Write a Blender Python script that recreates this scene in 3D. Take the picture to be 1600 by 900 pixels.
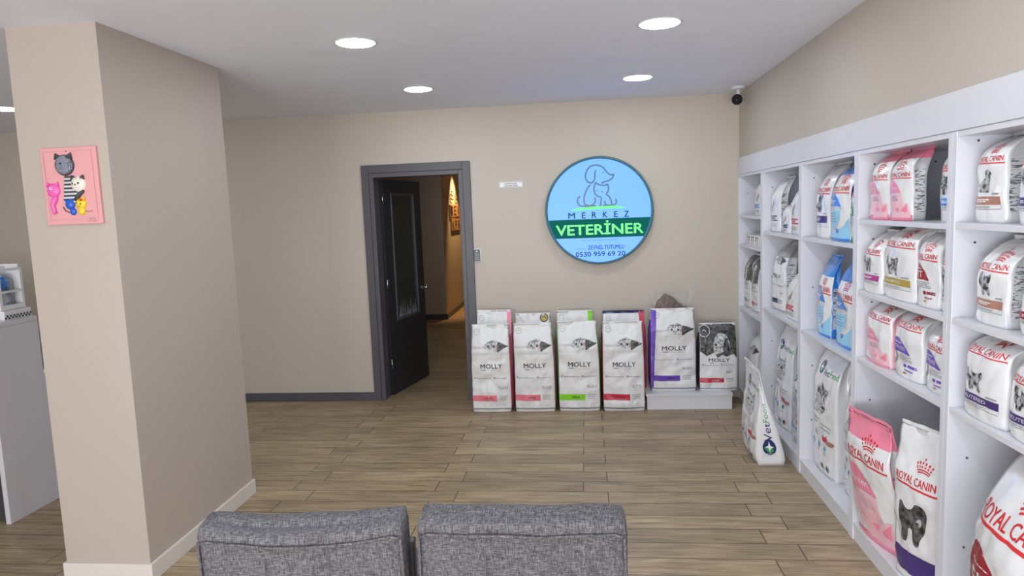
import bpy, bmesh, math, random
from mathutils import Vector, Matrix, noise

for o in list(bpy.data.objects):
    bpy.data.objects.remove(o)
SC = bpy.context.scene
COL = SC.collection
PI = math.pi

# ------------------------------------------------------------------ camera
EYE = 1.70
yaw, pitch, roll = -0.10787, -0.11353, -0.03885
fwd = Vector((math.sin(yaw)*math.cos(pitch), math.cos(yaw)*math.cos(pitch), math.sin(pitch)))
rt0 = Vector((math.cos(yaw), -math.sin(yaw), 0)); up0 = rt0.cross(fwd)
rt = math.cos(roll)*rt0 + math.sin(roll)*up0
up = -math.sin(roll)*rt0 + math.cos(roll)*up0
cam = bpy.data.cameras.new('camera'); camo = bpy.data.objects.new('camera', cam); COL.objects.link(camo)
m = Matrix((rt, up, -fwd)).transposed().to_4x4(); m.translation = (0, 0, EYE)
camo.matrix_world = m
cam.sensor_fit = 'HORIZONTAL'; cam.sensor_width = 36; cam.lens = 36*1090/1600; cam.clip_start = 0.05
SC.camera = camo

# ------------------------------------------------------------------ world, lights, exposure
SC.view_settings.view_transform = 'Standard'; SC.view_settings.look = 'None'
SC.view_settings.gamma = 1; SC.view_settings.use_curve_mapping = False
SC.view_settings.exposure = 0.0
w = bpy.data.worlds.new('world'); SC.world = w; w.use_nodes = True
w.node_tree.nodes['Background'].inputs[0].default_value = (0.62, 0.72, 0.9, 1)
w.node_tree.nodes['Background'].inputs[1].default_value = 1.0

def area(name, loc, rot, sx, sy, power, color=(1, 1, 1), spread=PI):
    l = bpy.data.lights.new(name, 'AREA'); l.shape = 'RECTANGLE'; l.size = sx; l.size_y = sy
    l.energy = power; l.color = color; l.spread = spread
    o = bpy.data.objects.new(name, l); o.location = loc; o.rotation_euler = rot; COL.objects.link(o); return o
# daylight coming in through the shop window behind the camera
area('sky_daylight', (-1.1, -2.98, 1.35), (PI/2, 0, 0), 4.5, 2.1, 80, (1.0, 0.95, 0.90))
# added fill lamp in the window plane, aimed upward to brighten the ceiling
area('ceiling_fill', (-1.1, -2.96, 0.8), (PI/2+math.radians(32), 0, 0), 4.5, 1.0, 165, (0.90, 0.94, 1.0), math.radians(150))

# ------------------------------------------------------------------ materials
MATS = {}
def mat(name, col, rough=0.5, metal=0, emit=None, es=1.0, coat=0, alpha=None, trans=0, spec=0.5, bump=None):
    if name in MATS: return MATS[name]
    m = bpy.data.materials.new(name); m.use_nodes = True
    nt = m.node_tree; b = nt.nodes['Principled BSDF']
    b.inputs['Base Color'].default_value = (*col, 1)
    b.inputs['Roughness'].default_value = rough; b.inputs['Metallic'].default_value = metal
    b.inputs['Specular IOR Level'].default_value = spec
    if coat: b.inputs['Coat Weight'].default_value = coat; b.inputs['Coat Roughness'].default_value = 0.12
    if emit: b.inputs['Emission Color'].default_value = (*emit, 1); b.inputs['Emission Strength'].default_value = es
    if trans: b.inputs['Transmission Weight'].default_value = trans
    if alpha is not None: b.inputs['Alpha'].default_value = alpha
    # faint procedural variation on every surface
    nz = nt.nodes.new('ShaderNodeTexNoise'); tc = nt.nodes.new('ShaderNodeTexCoord')
    nz.inputs['Scale'].default_value = (bump or (6, 0))[0]; nz.inputs['Detail'].default_value = 4
    nt.links.new(tc.outputs['Object'], nz.inputs['Vector'])
    mx = nt.nodes.new('ShaderNodeMix'); mx.data_type = 'RGBA'
    mx.inputs['A'].default_value = (*[c*0.96 for c in col], 1); mx.inputs['B'].default_value = (*[min(1, c*1.04) for c in col], 1)
    nt.links.new(nz.outputs['Fac'], mx.inputs['Factor']); nt.links.new(mx.outputs['Result'], b.inputs['Base Color'])
    if bump and bump[1]:
        bp = nt.nodes.new('ShaderNodeBump'); bp.inputs['Strength'].default_value = bump[1]; bp.inputs['Distance'].default_value = 0.004
        nt.links.new(nz.outputs['Fac'], bp.inputs['Height']); nt.links.new(bp.outputs['Normal'], b.inputs['Normal'])
    MATS[name] = m; return m

def ramp_mat(name, c1, c2, scale, rough=0.5, stretch=(1, 1, 1), lo=0.4, hi=0.6, detail=5, wave=False, bump=0):
    if name in MATS: return MATS[name]
    m = bpy.data.materials.new(name); m.use_nodes = True; nt = m.node_tree; b = nt.nodes['Principled BSDF']
    tc = nt.nodes.new('ShaderNodeTexCoord'); mp = nt.nodes.new('ShaderNodeMapping'); mp.inputs['Scale'].default_value = stretch
    nt.links.new(tc.outputs['Object'], mp.inputs[0])
    if wave:
        t = nt.nodes.new('ShaderNodeTexWave'); t.inputs['Distortion'].default_value = 6; t.inputs['Detail Scale'].default_value = 2; t.bands_direction = 'Z'
    else:
        t = nt.nodes.new('ShaderNodeTexNoise'); t.inputs['Detail'].default_value = detail
    t.inputs['Scale'].default_value = scale; nt.links.new(mp.outputs[0], t.inputs['Vector'])
    r = nt.nodes.new('ShaderNodeValToRGB'); r.color_ramp.elements[0].position = lo; r.color_ramp.elements[1].position = hi
    r.color_ramp.elements[0].color = (*c1, 1); r.color_ramp.elements[1].color = (*c2, 1)
    nt.links.new(t.outputs['Fac'], r.inputs[0]); nt.links.new(r.outputs[0], b.inputs['Base Color'])
    b.inputs['Roughness'].default_value = rough
    if bump:
        bp = nt.nodes.new('ShaderNodeBump'); bp.inputs['Strength'].default_value = bump; bp.inputs['Distance'].default_value = 0.003
        nt.links.new(t.outputs['Fac'], bp.inputs['Height']); nt.links.new(bp.outputs['Normal'], b.inputs['Normal'])
    MATS[name] = m; return m

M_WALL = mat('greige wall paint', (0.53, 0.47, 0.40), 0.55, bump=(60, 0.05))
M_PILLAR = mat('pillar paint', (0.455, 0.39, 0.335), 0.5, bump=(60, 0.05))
M_CEIL = mat('ceiling paint', (0.86, 0.875, 0.95), 0.7)
M_SKIRT = mat('dark skirting', (0.085, 0.08, 0.095), 0.4)
M_PSKIRT = mat('pale skirting', (0.66, 0.60, 0.55), 0.4)
M_FRAME = mat('anthracite frame', (0.085, 0.08, 0.09), 0.42)
M_LEAF = mat('anthracite door', (0.022, 0.025, 0.031), 0.35)
M_BOARD = mat('white melamine', (0.70, 0.70, 0.75), 0.32)
M_EDGE = mat('melamine edging', (0.70, 0.70, 0.74), 0.28)
M_HOLE = mat('peg hole', (0.08, 0.08, 0.08), 0.6)
M_WFILM = mat('white plastic film', (0.80, 0.80, 0.81), 0.25, coat=0.6, bump=(22, 0.3))
M_WPAPER = mat('white woven film', (0.80, 0.795, 0.79), 0.36, bump=(18, 0.3))
M_SILVER = mat('silver film', (0.62, 0.63, 0.65), 0.25, coat=0.3, bump=(22, 0.3))
M_PINK = mat('pink film', (0.86, 0.25, 0.36), 0.28, coat=0.3)
M_PINKL = mat('pale pink film', (0.86, 0.50, 0.56), 0.3, coat=0.2)
M_BLUE = mat('blue film', (0.03, 0.22, 0.68), 0.25, coat=0.4)
M_LBLUE = mat('light blue film', (0.30, 0.62, 0.84), 0.3, coat=0.2)
M_NAVY = mat('navy film', (0.012, 0.025, 0.13), 0.28, coat=0.3)
M_PURPLE = mat('purple print', (0.16, 0.07, 0.52), 0.35)
M_DPURPLE = mat('dark purple print', (0.065, 0.035, 0.18), 0.35)
M_MAGENTA = mat('magenta print', (0.42, 0.05, 0.26), 0.35)
M_GOLD = mat('olive gold print', (0.46, 0.34, 0.06), 0.35)
M_BROWN = mat('copper print', (0.42, 0.21, 0.15), 0.35)
M_TEAL = mat('teal print', (0.03, 0.32, 0.24), 0.35)
M_GREEN = mat('lime print', (0.25, 0.72, 0.02), 0.35)
M_DGREEN = mat('green print', (0.05, 0.34, 0.10), 0.35)
M_RED = mat('red print', (0.68, 0.03, 0.035), 0.35)
M_DRED = mat('dark red print', (0.32, 0.015, 0.03), 0.35)
M_CRIM = mat('crimson print', (0.60, 0.02, 0.06), 0.35)
M_SALMON = mat('salmon print', (0.85, 0.20, 0.25), 0.35)
M_BLACK = mat('black print', (0.02, 0.02, 0.022), 0.4)
M_GREY = mat('grey print', (0.30, 0.30, 0.31), 0.4)
M_LGREY = mat('light grey print', (0.55, 0.56, 0.57), 0.4)
M_WHITE = mat('white print', (0.85, 0.85, 0.85), 0.35)
M_FUR = ramp_mat('tabby fur print', (0.02, 0.02, 0.022), (0.42, 0.42, 0.43), 60, 0.4, lo=0.42, hi=0.56)
M_FURL = ramp_mat('pale fur print', (0.24, 0.24, 0.25), (0.72, 0.72, 0.73), 45, 0.4, lo=0.35, hi=0.6)
M_FURD = ramp_mat('dark fur print', (0.012, 0.012, 0.014), (0.17, 0.165, 0.16), 40, 0.4, lo=0.35, hi=0.7)
M_TINY = ramp_mat('fine print block', (0.16, 0.16, 0.17), (0.72, 0.72, 0.73), 34, 0.35, stretch=(1, 1.1, 6), lo=0.44, hi=0.5)
M_KIB = ramp_mat('kibble', (0.03, 0.013, 0.006), (0.20, 0.10, 0.05), 60, 0.7, lo=0.4, hi=0.62, bump=1)
M_CHROME = mat('brushed steel', (0.6, 0.58, 0.55), 0.25, metal=1)
M_LAMP = mat('lamp diffuser', (1, 1, 1), 0.5, emit=(0.86, 0.94, 1.0), es=85)
M_TRIM = mat('lamp trim', (0.75, 0.75, 0.76), 0.4)
M_PLAST = mat('white plastic', (0.72, 0.72, 0.72), 0.35)
M_BLK = mat('black plastic', (0.012, 0.012, 0.014), 0.3)
M_CREAM = mat('cream clay', (0.75, 0.70, 0.60), 0.4)
M_SPOT = mat('warm lamp', (1, 0.8, 0.5), 0.5, emit=(1.0, 0.62, 0.25), es=12)

def floor_mat():
    m = bpy.data.materials.new('wood look planks'); m.use_nodes = True; nt = m.node_tree; b = nt.nodes['Principled BSDF']
    N = nt.nodes.new; L = nt.links.new
    tc = N('ShaderNodeTexCoord'); mp = N('ShaderNodeMapping'); mp.inputs['Location'].default_value = (1.722+0.907*20, -4.025+0.1568*40, 0)
    L(tc.outputs['Object'], mp.inputs[0])
    br = N('ShaderNodeTexBrick'); br.offset = 0.161; br.offset_frequency = 2; br.squash = 1
    for k, v in (('Scale', 1), ('Mortar Size', 0.0028), ('Mortar Smooth', 0.15), ('Bias', 0), ('Brick Width', 0.907), ('Row Height', 0.1568)): br.inputs[k].default_value = v
    br.inputs['Color1'].default_value = (0, 0, 0, 1); br.inputs['Color2'].default_value = (1, 1, 1, 1); br.inputs['Mortar'].default_value = (0.5, 0.5, 0.5, 1)
    L(mp.outputs[0], br.inputs['Vector'])
    sep = N('ShaderNodeSeparateColor'); L(br.outputs['Color'], sep.inputs[0])
    off = N('ShaderNodeVectorMath'); off.operation = 'MULTIPLY_ADD'
    L(tc.outputs['Object'], off.inputs[0]); off.inputs[1].default_value = (1.5, 24, 1)
    cmb = N('ShaderNodeCombineXYZ'); mul = N('ShaderNodeMath'); mul.operation = 'MULTIPLY'; mul.inputs[1].default_value = 37
    L(sep.outputs[0], mul.inputs[0]); L(mul.outputs[0], cmb.inputs[0]); L(mul.outputs[0], cmb.inputs[2]); L(cmb.outputs[0], off.inputs[2])
    n1 = N('ShaderNodeTexNoise'); n1.inputs['Scale'].default_value = 2.6; n1.inputs['Detail'].default_value = 7; n1.inputs['Roughness'].default_value = 0.68; n1.inputs['Distortion'].default_value = 0.4
    L(off.outputs[0], n1.inputs['Vector'])
    cr = N('ShaderNodeValToRGB'); e = cr.color_ramp.elements
    e[0].position = 0.30; e[0].color = (0.135, 0.088, 0.047, 1); e[1].position = 0.70; e[1].color = (0.50, 0.385, 0.245, 1)
    x = e.new(0.44); x.color = (0.30, 0.22, 0.132, 1); x = e.new(0.56); x.color = (0.39, 0.295, 0.184, 1)
    L(n1.outputs['Fac'], cr.inputs[0])
    # blotchy darker zones
    n2 = N('ShaderNodeTexNoise'); n2.inputs['Scale'].default_value = 1.6; n2.inputs['Detail'].default_value = 3
    mp2 = N('ShaderNodeMapping'); mp2.inputs['Scale'].default_value = (1.3, 3.5, 1); L(off.outputs[0], mp2.inputs[0]) ; L(tc.outputs['Object'], mp2.inputs[0]); L(mp2.outputs[0], n2.inputs['Vector'])
    mr = N('ShaderNodeMapRange'); mr.inputs[1].default_value = 0.3; mr.inputs[2].default_value = 0.6; mr.inputs[3].default_value = 0.80; mr.inputs[4].default_value = 1.03; L(n2.outputs['Fac'], mr.inputs[0])
    tone = N('ShaderNodeMapRange'); tone.inputs[3].default_value = 0.88; tone.inputs[4].default_value = 1.12; L(sep.outputs[0], tone.inputs[0])
    mm = N('ShaderNodeMath'); mm.operation = 'MULTIPLY'; L(mr.outputs[0], mm.inputs[0]); L(tone.outputs[0], mm.inputs[1])
    sc = N('ShaderNodeVectorMath'); sc.operation = 'SCALE'; L(cr.outputs[0], sc.inputs[0]); L(mm.outputs[0], sc.inputs['Scale'])
    mx = N('ShaderNodeMix'); mx.data_type = 'RGBA'; L(br.outputs['Fac'], mx.inputs['Factor']); L(sc.outputs[0], mx.inputs['A']); mx.inputs['B'].default_value = (0.045, 0.032, 0.022, 1)
    L(mx.outputs['Result'], b.inputs['Base Color'])
    b.inputs['Roughness'].default_value = 0.42
    bp = N('ShaderNodeBump'); bp.inputs['Strength'].default_value = 0.5; bp.inputs['Distance'].default_value = 0.003; bp.invert = True
    L(br.outputs['Fac'], bp.inputs['Height']); L(bp.outputs['Normal'], b.inputs['Normal'])
    return m
M_FLOOR = floor_mat()

def fabric_mat():
    m = bpy.data.materials.new('grey woven fabric'); m.use_nodes = True; nt = m.node_tree; b = nt.nodes['Principled BSDF']
    N = nt.nodes.new; L = nt.links.new
    tc = N('ShaderNodeTexCoord')
    outs = []
    for s in ((520, 60, 60), (50, 480, 480)):
        mp = N('ShaderNodeMapping'); mp.inputs['Scale'].default_value = s; L(tc.outputs['Object'], mp.inputs[0])
        n = N('ShaderNodeTexNoise'); n.inputs['Scale'].default_value = 1; n.inputs['Detail'].default_value = 2; L(mp.outputs[0], n.inputs['Vector']); outs.append(n)
    a = N('ShaderNodeMath'); a.operation = 'ADD'; L(outs[0].outputs['Fac'], a.inputs[0]); L(outs[1].outputs['Fac'], a.inputs[1])
    r = N('ShaderNodeValToRGB'); e = r.color_ramp.elements
    mr = N('ShaderNodeMapRange'); mr.inputs[1].default_value = 0.72; mr.inputs[2].default_value = 1.28; L(a.outputs[0], mr.inputs[0]); L(mr.outputs[0], r.inputs[0])
    e[0].position = 0.1; e[0].color = (0.055, 0.054, 0.060, 1); e[1].position = 0.95; e[1].color = (0.235, 0.23, 0.245, 1)
    x = e.new(0.5); x.color = (0.122, 0.118, 0.125, 1)
    L(r.outputs[0], b.inputs['Base Color']); b.inputs['Roughness'].default_value = 0.9; b.inputs['Specular IOR Level'].default_value = 0.2
    bp = N('ShaderNodeBump'); bp.inputs['Strength'].default_value = 0.5; bp.inputs['Distance'].default_value = 0.002
    L(mr.outputs[0], bp.inputs['Height']); L(bp.outputs['Normal'], b.inputs['Normal'])
    return m
M_FABRIC = fabric_mat()
M_PIPE = mat('dark piping', (0.12, 0.12, 0.13), 0.9)

# ------------------------------------------------------------------ mesh helpers
def add_box(bm, x0, x1, y0, y1, z0, z1, mi=0, bev=0):
    r = bmesh.ops.create_cube(bm, size=1)
    vs = r['verts']
    for v in vs:
        v.co = Vector(((x0+x1)/2 + v.co.x*(x1-x0), (y0+y1)/2 + v.co.y*(y1-y0), (z0+z1)/2 + v.co.z*(z1-z0)))
    fs = {f for v in vs for f in v.link_faces}
    if bev:
        es = {e for v in vs for e in v.link_edges}
        rr = bmesh.ops.bevel(bm, geom=list(es), offset=bev, segments=2, affect='EDGES', profile=0.5)
        fs |= set(rr['faces'])
    for f in fs:
        if f.is_valid: f.material_index = mi
    return vs

def add_tube(bm, pts, r, seg=8, mi=0, cap=True):
    pts = [Vector(p) for p in pts]; rings = []
    n = len(pts); rs = r if isinstance(r, (list, tuple)) else [r]*n
    prev = None
    for i, p in enumerate(pts):
        d = (pts[min(i+1, n-1)] - pts[max(i-1, 0)]).normalized()
        if prev is None:
            a = Vector((0, 0, 1)) if abs(d.z) < 0.9 else Vector((1, 0, 0))
            u = d.cross(a).normalized()
        else:
            u = (prev - d*prev.dot(d)).normalized()
        prev = u; v = d.cross(u)
        rings.append([bm.verts.new(p + rs[i]*(math.cos(t)*u + math.sin(t)*v)) for t in [2*PI*k/seg for k in range(seg)]])
    for a, b in zip(rings, rings[1:]):
        for k in range(seg):
            f = bm.faces.new((a[k], a[(k+1) % seg], b[(k+1) % seg], b[k])); f.material_index = mi; f.smooth = True
    if cap:
        for ring in (rings[0][::-1], rings[-1]):
            f = bm.faces.new(ring); f.material_index = mi

def add_disc(bm, c, axis, r, h, seg=40, mi=0, r2=None):
    """cylinder / cone frustum starting at c along axis"""
    c = Vector(c); ax = Vector(axis).normalized()
    add_tube(bm, [c, c+ax*h], [r, r if r2 is None else r2], seg, mi)

def add_ball(bm, c, rx, ry, rz, mi=0, seg=20, rings=12):
    r = bmesh.ops.create_uvsphere(bm, u_segments=seg, v_segments=rings, radius=1)
    for v in r['verts']:
        v.co = Vector((c[0]+v.co.x*rx, c[1]+v.co.y*ry, c[2]+v.co.z*rz))
        for f in v.link_faces: f.material_index = mi; f.smooth = True

def obj(name, bm, mats, parent=None, smooth=False, fix=True):
    if fix: bmesh.ops.recalc_face_normals(bm, faces=bm.faces[:])
    me = bpy.data.meshes.new(name); bm.to_mesh(me); bm.free()
    for mm in (mats if isinstance(mats, (list, tuple)) else [mats]): me.materials.append(mm)
    if smooth:
        for p in me.polygons: p.use_smooth = True
    o = bpy.data.objects.new(name, me); COL.objects.link(o)
    if parent: o.parent = parent
    return o

def tag(o, label, cat, group=None):
    o['label'] = label; o['category'] = cat
    if group: o['group'] = group
    return o

def thing(name, label, cat, loc=(0, 0, 0), rot=(0, 0, 0), group=None):
    o = bpy.data.objects.new(name, None); COL.objects.link(o); o.empty_display_size = 0.05
    o.location = loc; o.rotation_euler = rot
    return tag(o, label, cat, group)

def struct(name, boxes, m, bev=0):
    bm = bmesh.new()
    for b in boxes: add_box(bm, *b, bev=bev)
    o = obj(name, bm, m); o['kind'] = 'structure'; return o

# ------------------------------------------------------------------ text + flat print helpers
TXT = {}
def text_mesh(s, bold=0.0):
    bold = 0.0; k = (s, bold)
    if k in TXT: return TXT[k]
    cu = bpy.data.curves.new('t', 'FONT'); cu.body = s; cu.resolution_u = 3; cu.offset = bold
    o = bpy.data.objects.new('t', cu); COL.objects.link(o)
    dg = bpy.context.evaluated_depsgraph_get(); me = bpy.data.meshes.new_from_object(o.evaluated_get(dg))
    vs = [(v.co.x, v.co.y) for v in me.vertices]; fs = [tuple(p.vertices) for p in me.polygons]
    x0 = min(v[0] for v in vs); x1 = max(v[0] for v in vs); y0 = min(v[1] for v in vs); y1 = max(v[1] for v in vs)
    vs = [((x-x0)/(x1-x0), (y-y0)/(y1-y0)) for x, y in vs]
    TXT[k] = (vs, fs, (x1-x0)/(y1-y0))
    bpy.data.objects.remove(o); bpy.data.curves.remove(cu); bpy.data.meshes.remove(me)
    return TXT[k]

def smooth_line(pts, n=6, closed=False):
    out = []; m = len(pts)
    rng = range(m if closed else m-1)
    for i in rng:
        g = (lambda j: pts[j % m]) if closed else (lambda j: pts[max(0, min(m-1, j))])
        p0, p1, p2, p3 = g(i-1), g(i), g(i+1), g(i+2)
        for k in range(n):
            t = k/n
            out.append(tuple(0.5*((2*p1[d]) + (-p0[d]+p2[d])*t + (2*p0[d]-5*p1[d]+4*p2[d]-p3[d])*t*t + (-p0[d]+3*p1[d]-3*p2[d]+p3[d])*t**3) for d in (0, 1)))
    if not closed: out.append(tuple(pts[-1]))
    return out

class Print:
    """collects flat artwork in metres (x across, z up), grouped into named parts, then lays it on a surface"""
    def __init__(s): s.items = []; s.lay = 0
    def add(s, part, vs, fs, m, face='front', op=None):
        if op is None: s.op = getattr(s, 'op', 0)+1; op = s.op
        bb = (min(v[0] for v in vs), max(v[0] for v in vs), min(v[1] for v in vs), max(v[1] for v in vs)); lay = 0
        for it in s.items:
            o = it[6]
            if it[4] == face and it[7] != op and o[0] < bb[1] and o[1] > bb[0] and o[2] < bb[3] and o[3] > bb[2]: lay = max(lay, it[5]+1)
        s.items.append((part, vs, fs, m, face, lay, bb, op))
    def poly(s, part, pts, m, face='front'): s.add(part, pts, [tuple(range(len(pts)))], m, face)
    def rect(s, part, x0, x1, z0, z1, m, face='front'): s.poly(part, [(x0, z0), (x1, z0), (x1, z1), (x0, z1)], m, face)
    def ell(s, part, cx, cz, rx, rz, m, n=18, ang=0, face='front'):
        ca, sa = math.cos(ang), math.sin(ang)
        s.poly(part, [(cx+rx*math.cos(t)*ca-rz*math.sin(t)*sa, cz+rx*math.cos(t)*sa+rz*math.sin(t)*ca) for t in [2*PI*k/n for k in range(n)]], m, face)
    def ring(s, part, cx, cz, r, wd, m, n=24, face='front'):
        s.stroke(part, [(cx+r*math.cos(2*PI*k/n), cz+r*math.sin(2*PI*k/n)) for k in range(n+1)], wd, m, face)
    def stroke(s, part, pts, wd, m, face='front'):
        vs, fs = [], []; n = len(pts)
        for i, p in enumerate(pts):
            a = pts[max(i-1, 0)]; b = pts[min(i+1, n-1)]
            dx, dz = b[0]-a[0], b[1]-a[1]; l = math.hypot(dx, dz) or 1
            wv = wd[i*len(wd)//n] if isinstance(wd, (list, tuple)) else wd
            vs += [(p[0]-dz/l*wv/2, p[1]+dx/l*wv/2), (p[0]+dz/l*wv/2, p[1]-dx/l*wv/2)]
            if i: fs.append((2*i-2, 2*i-1, 2*i+1, 2*i))
        s.add(part, vs, fs, m, face)
    def text(s, part, t, cx, cz, wd, ht, m, bold=0.0, ang=0, face='front', up=False):
        if not t:
            h_ = ht or .02; s.lines(part, cx-wd*.42, cx+wd*.42, cz-h_*.25, cz+h_*.25, 2, m, h_*.3, face); return
        vs, fs, asp = text_mesh(t, bold)
        if ht is None: ht = wd/asp
        if wd is None: wd = ht*asp
        if up: ang = PI/2
        ca, sa = math.cos(ang), math.sin(ang)
        dd = bold*ht*1.6; s.op = getattr(s, 'op', 0)+1
        for ox, oz in (((-dd, 0), (dd, 0), (0, dd*.7), (0, -dd*.7)) if bold else ((0, 0),)):
            s.add(part, [(cx+ox*ca-oz*sa+(x-.5)*wd*ca-(y-.5)*ht*sa, cz+ox*sa+oz*ca+(x-.5)*wd*sa+(y-.5)*ht*ca) for x, y in vs], fs, m, face, s.op)
    def lines(s, part, x0, x1, z0, z1, n, m, th=0.002, face='front', seed=1):
        rr = random.Random(seed); s.op = getattr(s, 'op', 0)+1; op = s.op
        for i in range(n):
            z = z1 + (z0-z1)*(i/max(1, n-1)); x = x0; e = x1-(x1-x0)*rr.random()*0.3
            while x < e:
                l = min(e-x, (x1-x0)*rr.uniform(.08, .22)); s.add(part, [(x, z-th/2), (x+l, z-th/2), (x+l, z+th/2), (x, z+th/2)], [(0, 1, 2, 3)], m, face, op); x += l+(x1-x0)*.03
    def build(s, fn, parent, grid=0.022, off=0.0015, step=0.0004, cells=None):
        parts = {}
        for it in s.items: parts.setdefault(it[0], []).append(it)
        for name, its in parts.items():
            mats = []; bm = bmesh.new()
            for (_, vs, fs, m, face, lay, _b, _o) in its:
                if m not in mats: mats.append(m)
                t = bmesh.new(); bv = [t.verts.new((x, 0, z)) for x, z in vs]
                for f in fs:
                    try: t.faces.new([bv[i] for i in f])
                    except ValueError: pass
                bmesh.ops.triangulate(t, faces=t.faces[:])
                if grid:
                    for d, k in ((0, 0), (2, 1)):
                        lo = min(v[k] for v in vs); hi = max(v[k] for v in vs)
                        gd, g0_ = (grid, 0) if not cells else cells[face][k]
                        j = math.ceil((lo-g0_)/gd+1e-6)
                        while j*gd+g0_ < hi-1e-6:
                            pc = Vector((0, 0, 0)); pc[d] = j*gd+g0_; nn = Vector((0, 0, 0)); nn[d] = 1
                            bmesh.ops.bisect_plane(t, geom=t.verts[:]+t.edges[:]+t.faces[:], dist=1e-7, plane_co=pc, plane_no=nn)
                            j += 1
                t.verts.index_update(); mp = [bm.verts.new(fn(face, v.co.x, v.co.z, off+step*lay)) for v in t.verts]
                mi = mats.index(m)
                for f in t.faces:
                    try: nf = bm.faces.new([mp[v.index] for v in f.verts]); nf.material_index = mi; nf.smooth = grid > 0
                    except ValueError: pass
                t.free()
            obj(name, bm, mats, parent, fix=False)

# ------------------------------------------------------------------ artwork
def crown(p, part, cx, cz, s, m):
    cz -= .35*s
    def at(r, a): t = math.radians(a); return cx+s*r*math.cos(t), cz+s*(r*math.sin(t)-.75), t
    for r in (.86, 1.0):
        p.stroke(part, [at(r, a)[:2] for a in range(60, 121, 6)], s*.075, m)
    for k in range(6):
        a = 64+k*10.4
        x, z, t = at(1.19, a); p.ell(part, x, z, s*.055, s*.078, m, 10, t-PI/2)
        x, z, t = at(1.42, a); p.ell(part, x, z, s*.066, s*.10, m, 10, t-PI/2)
    x, z, t = at(1.66, 90); p.ell(part, x, z, s*.06, s*.085, m, 10)

def shape(p, part, pts, x0, x1, z0, z1, m, sm=True):
    q = smooth_line(pts, 4, True) if sm else pts
    p.poly(part, [(x0+(x1-x0)*a, z0+(z1-z0)*b) for a, b in q], m)
LEAF = [(0, 0), (0, .4), (.02, .8), (.14, 1), (.4, .95), (.68, .65), (.9, .25), (1, 0), (.7, .02), (.3, .0)]
CATST = [(.30, 0), (.28, .25), (.14, .45), (.06, .75), (.12, 1), (.26, .98), (.24, .74), (.34, .62), (.45, .70), (.44, .92), (.56, .84), (.72, .86), (.86, .97), (.88, .72), (.80, .55), (.74, .35), (.80, .0), (.68, .0), (.60, .22), (.50, .22), (.46, 0)]
DOGSIT = [(.05, .35), (.0, .45), (.02, .3), (.2, .22), (.15, .02), (.4, 0), (.55, .03), (.55, .2), (.62, .2), (.6, .0), (.85, .0), (.8, .2), (.84, .5), (.82, .72), (.95, .78), (.9, .9), (.78, 1), (.62, .95), (.58, .8), (.6, .66), (.42, .52), (.25, .38)]
DOGST = [(.12, 0), (.08, .3), (.0, .6), (.02, .92), (.14, .86), (.3, .78), (.5, .84), (.62, .98), (.86, 1), (1, .85), (.96, .62), (.92, .4), (.8, .2), (.74, 0), (.58, 0), (.55, .3), (.42, .36), (.34, .22), (.3, 0)]

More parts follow.
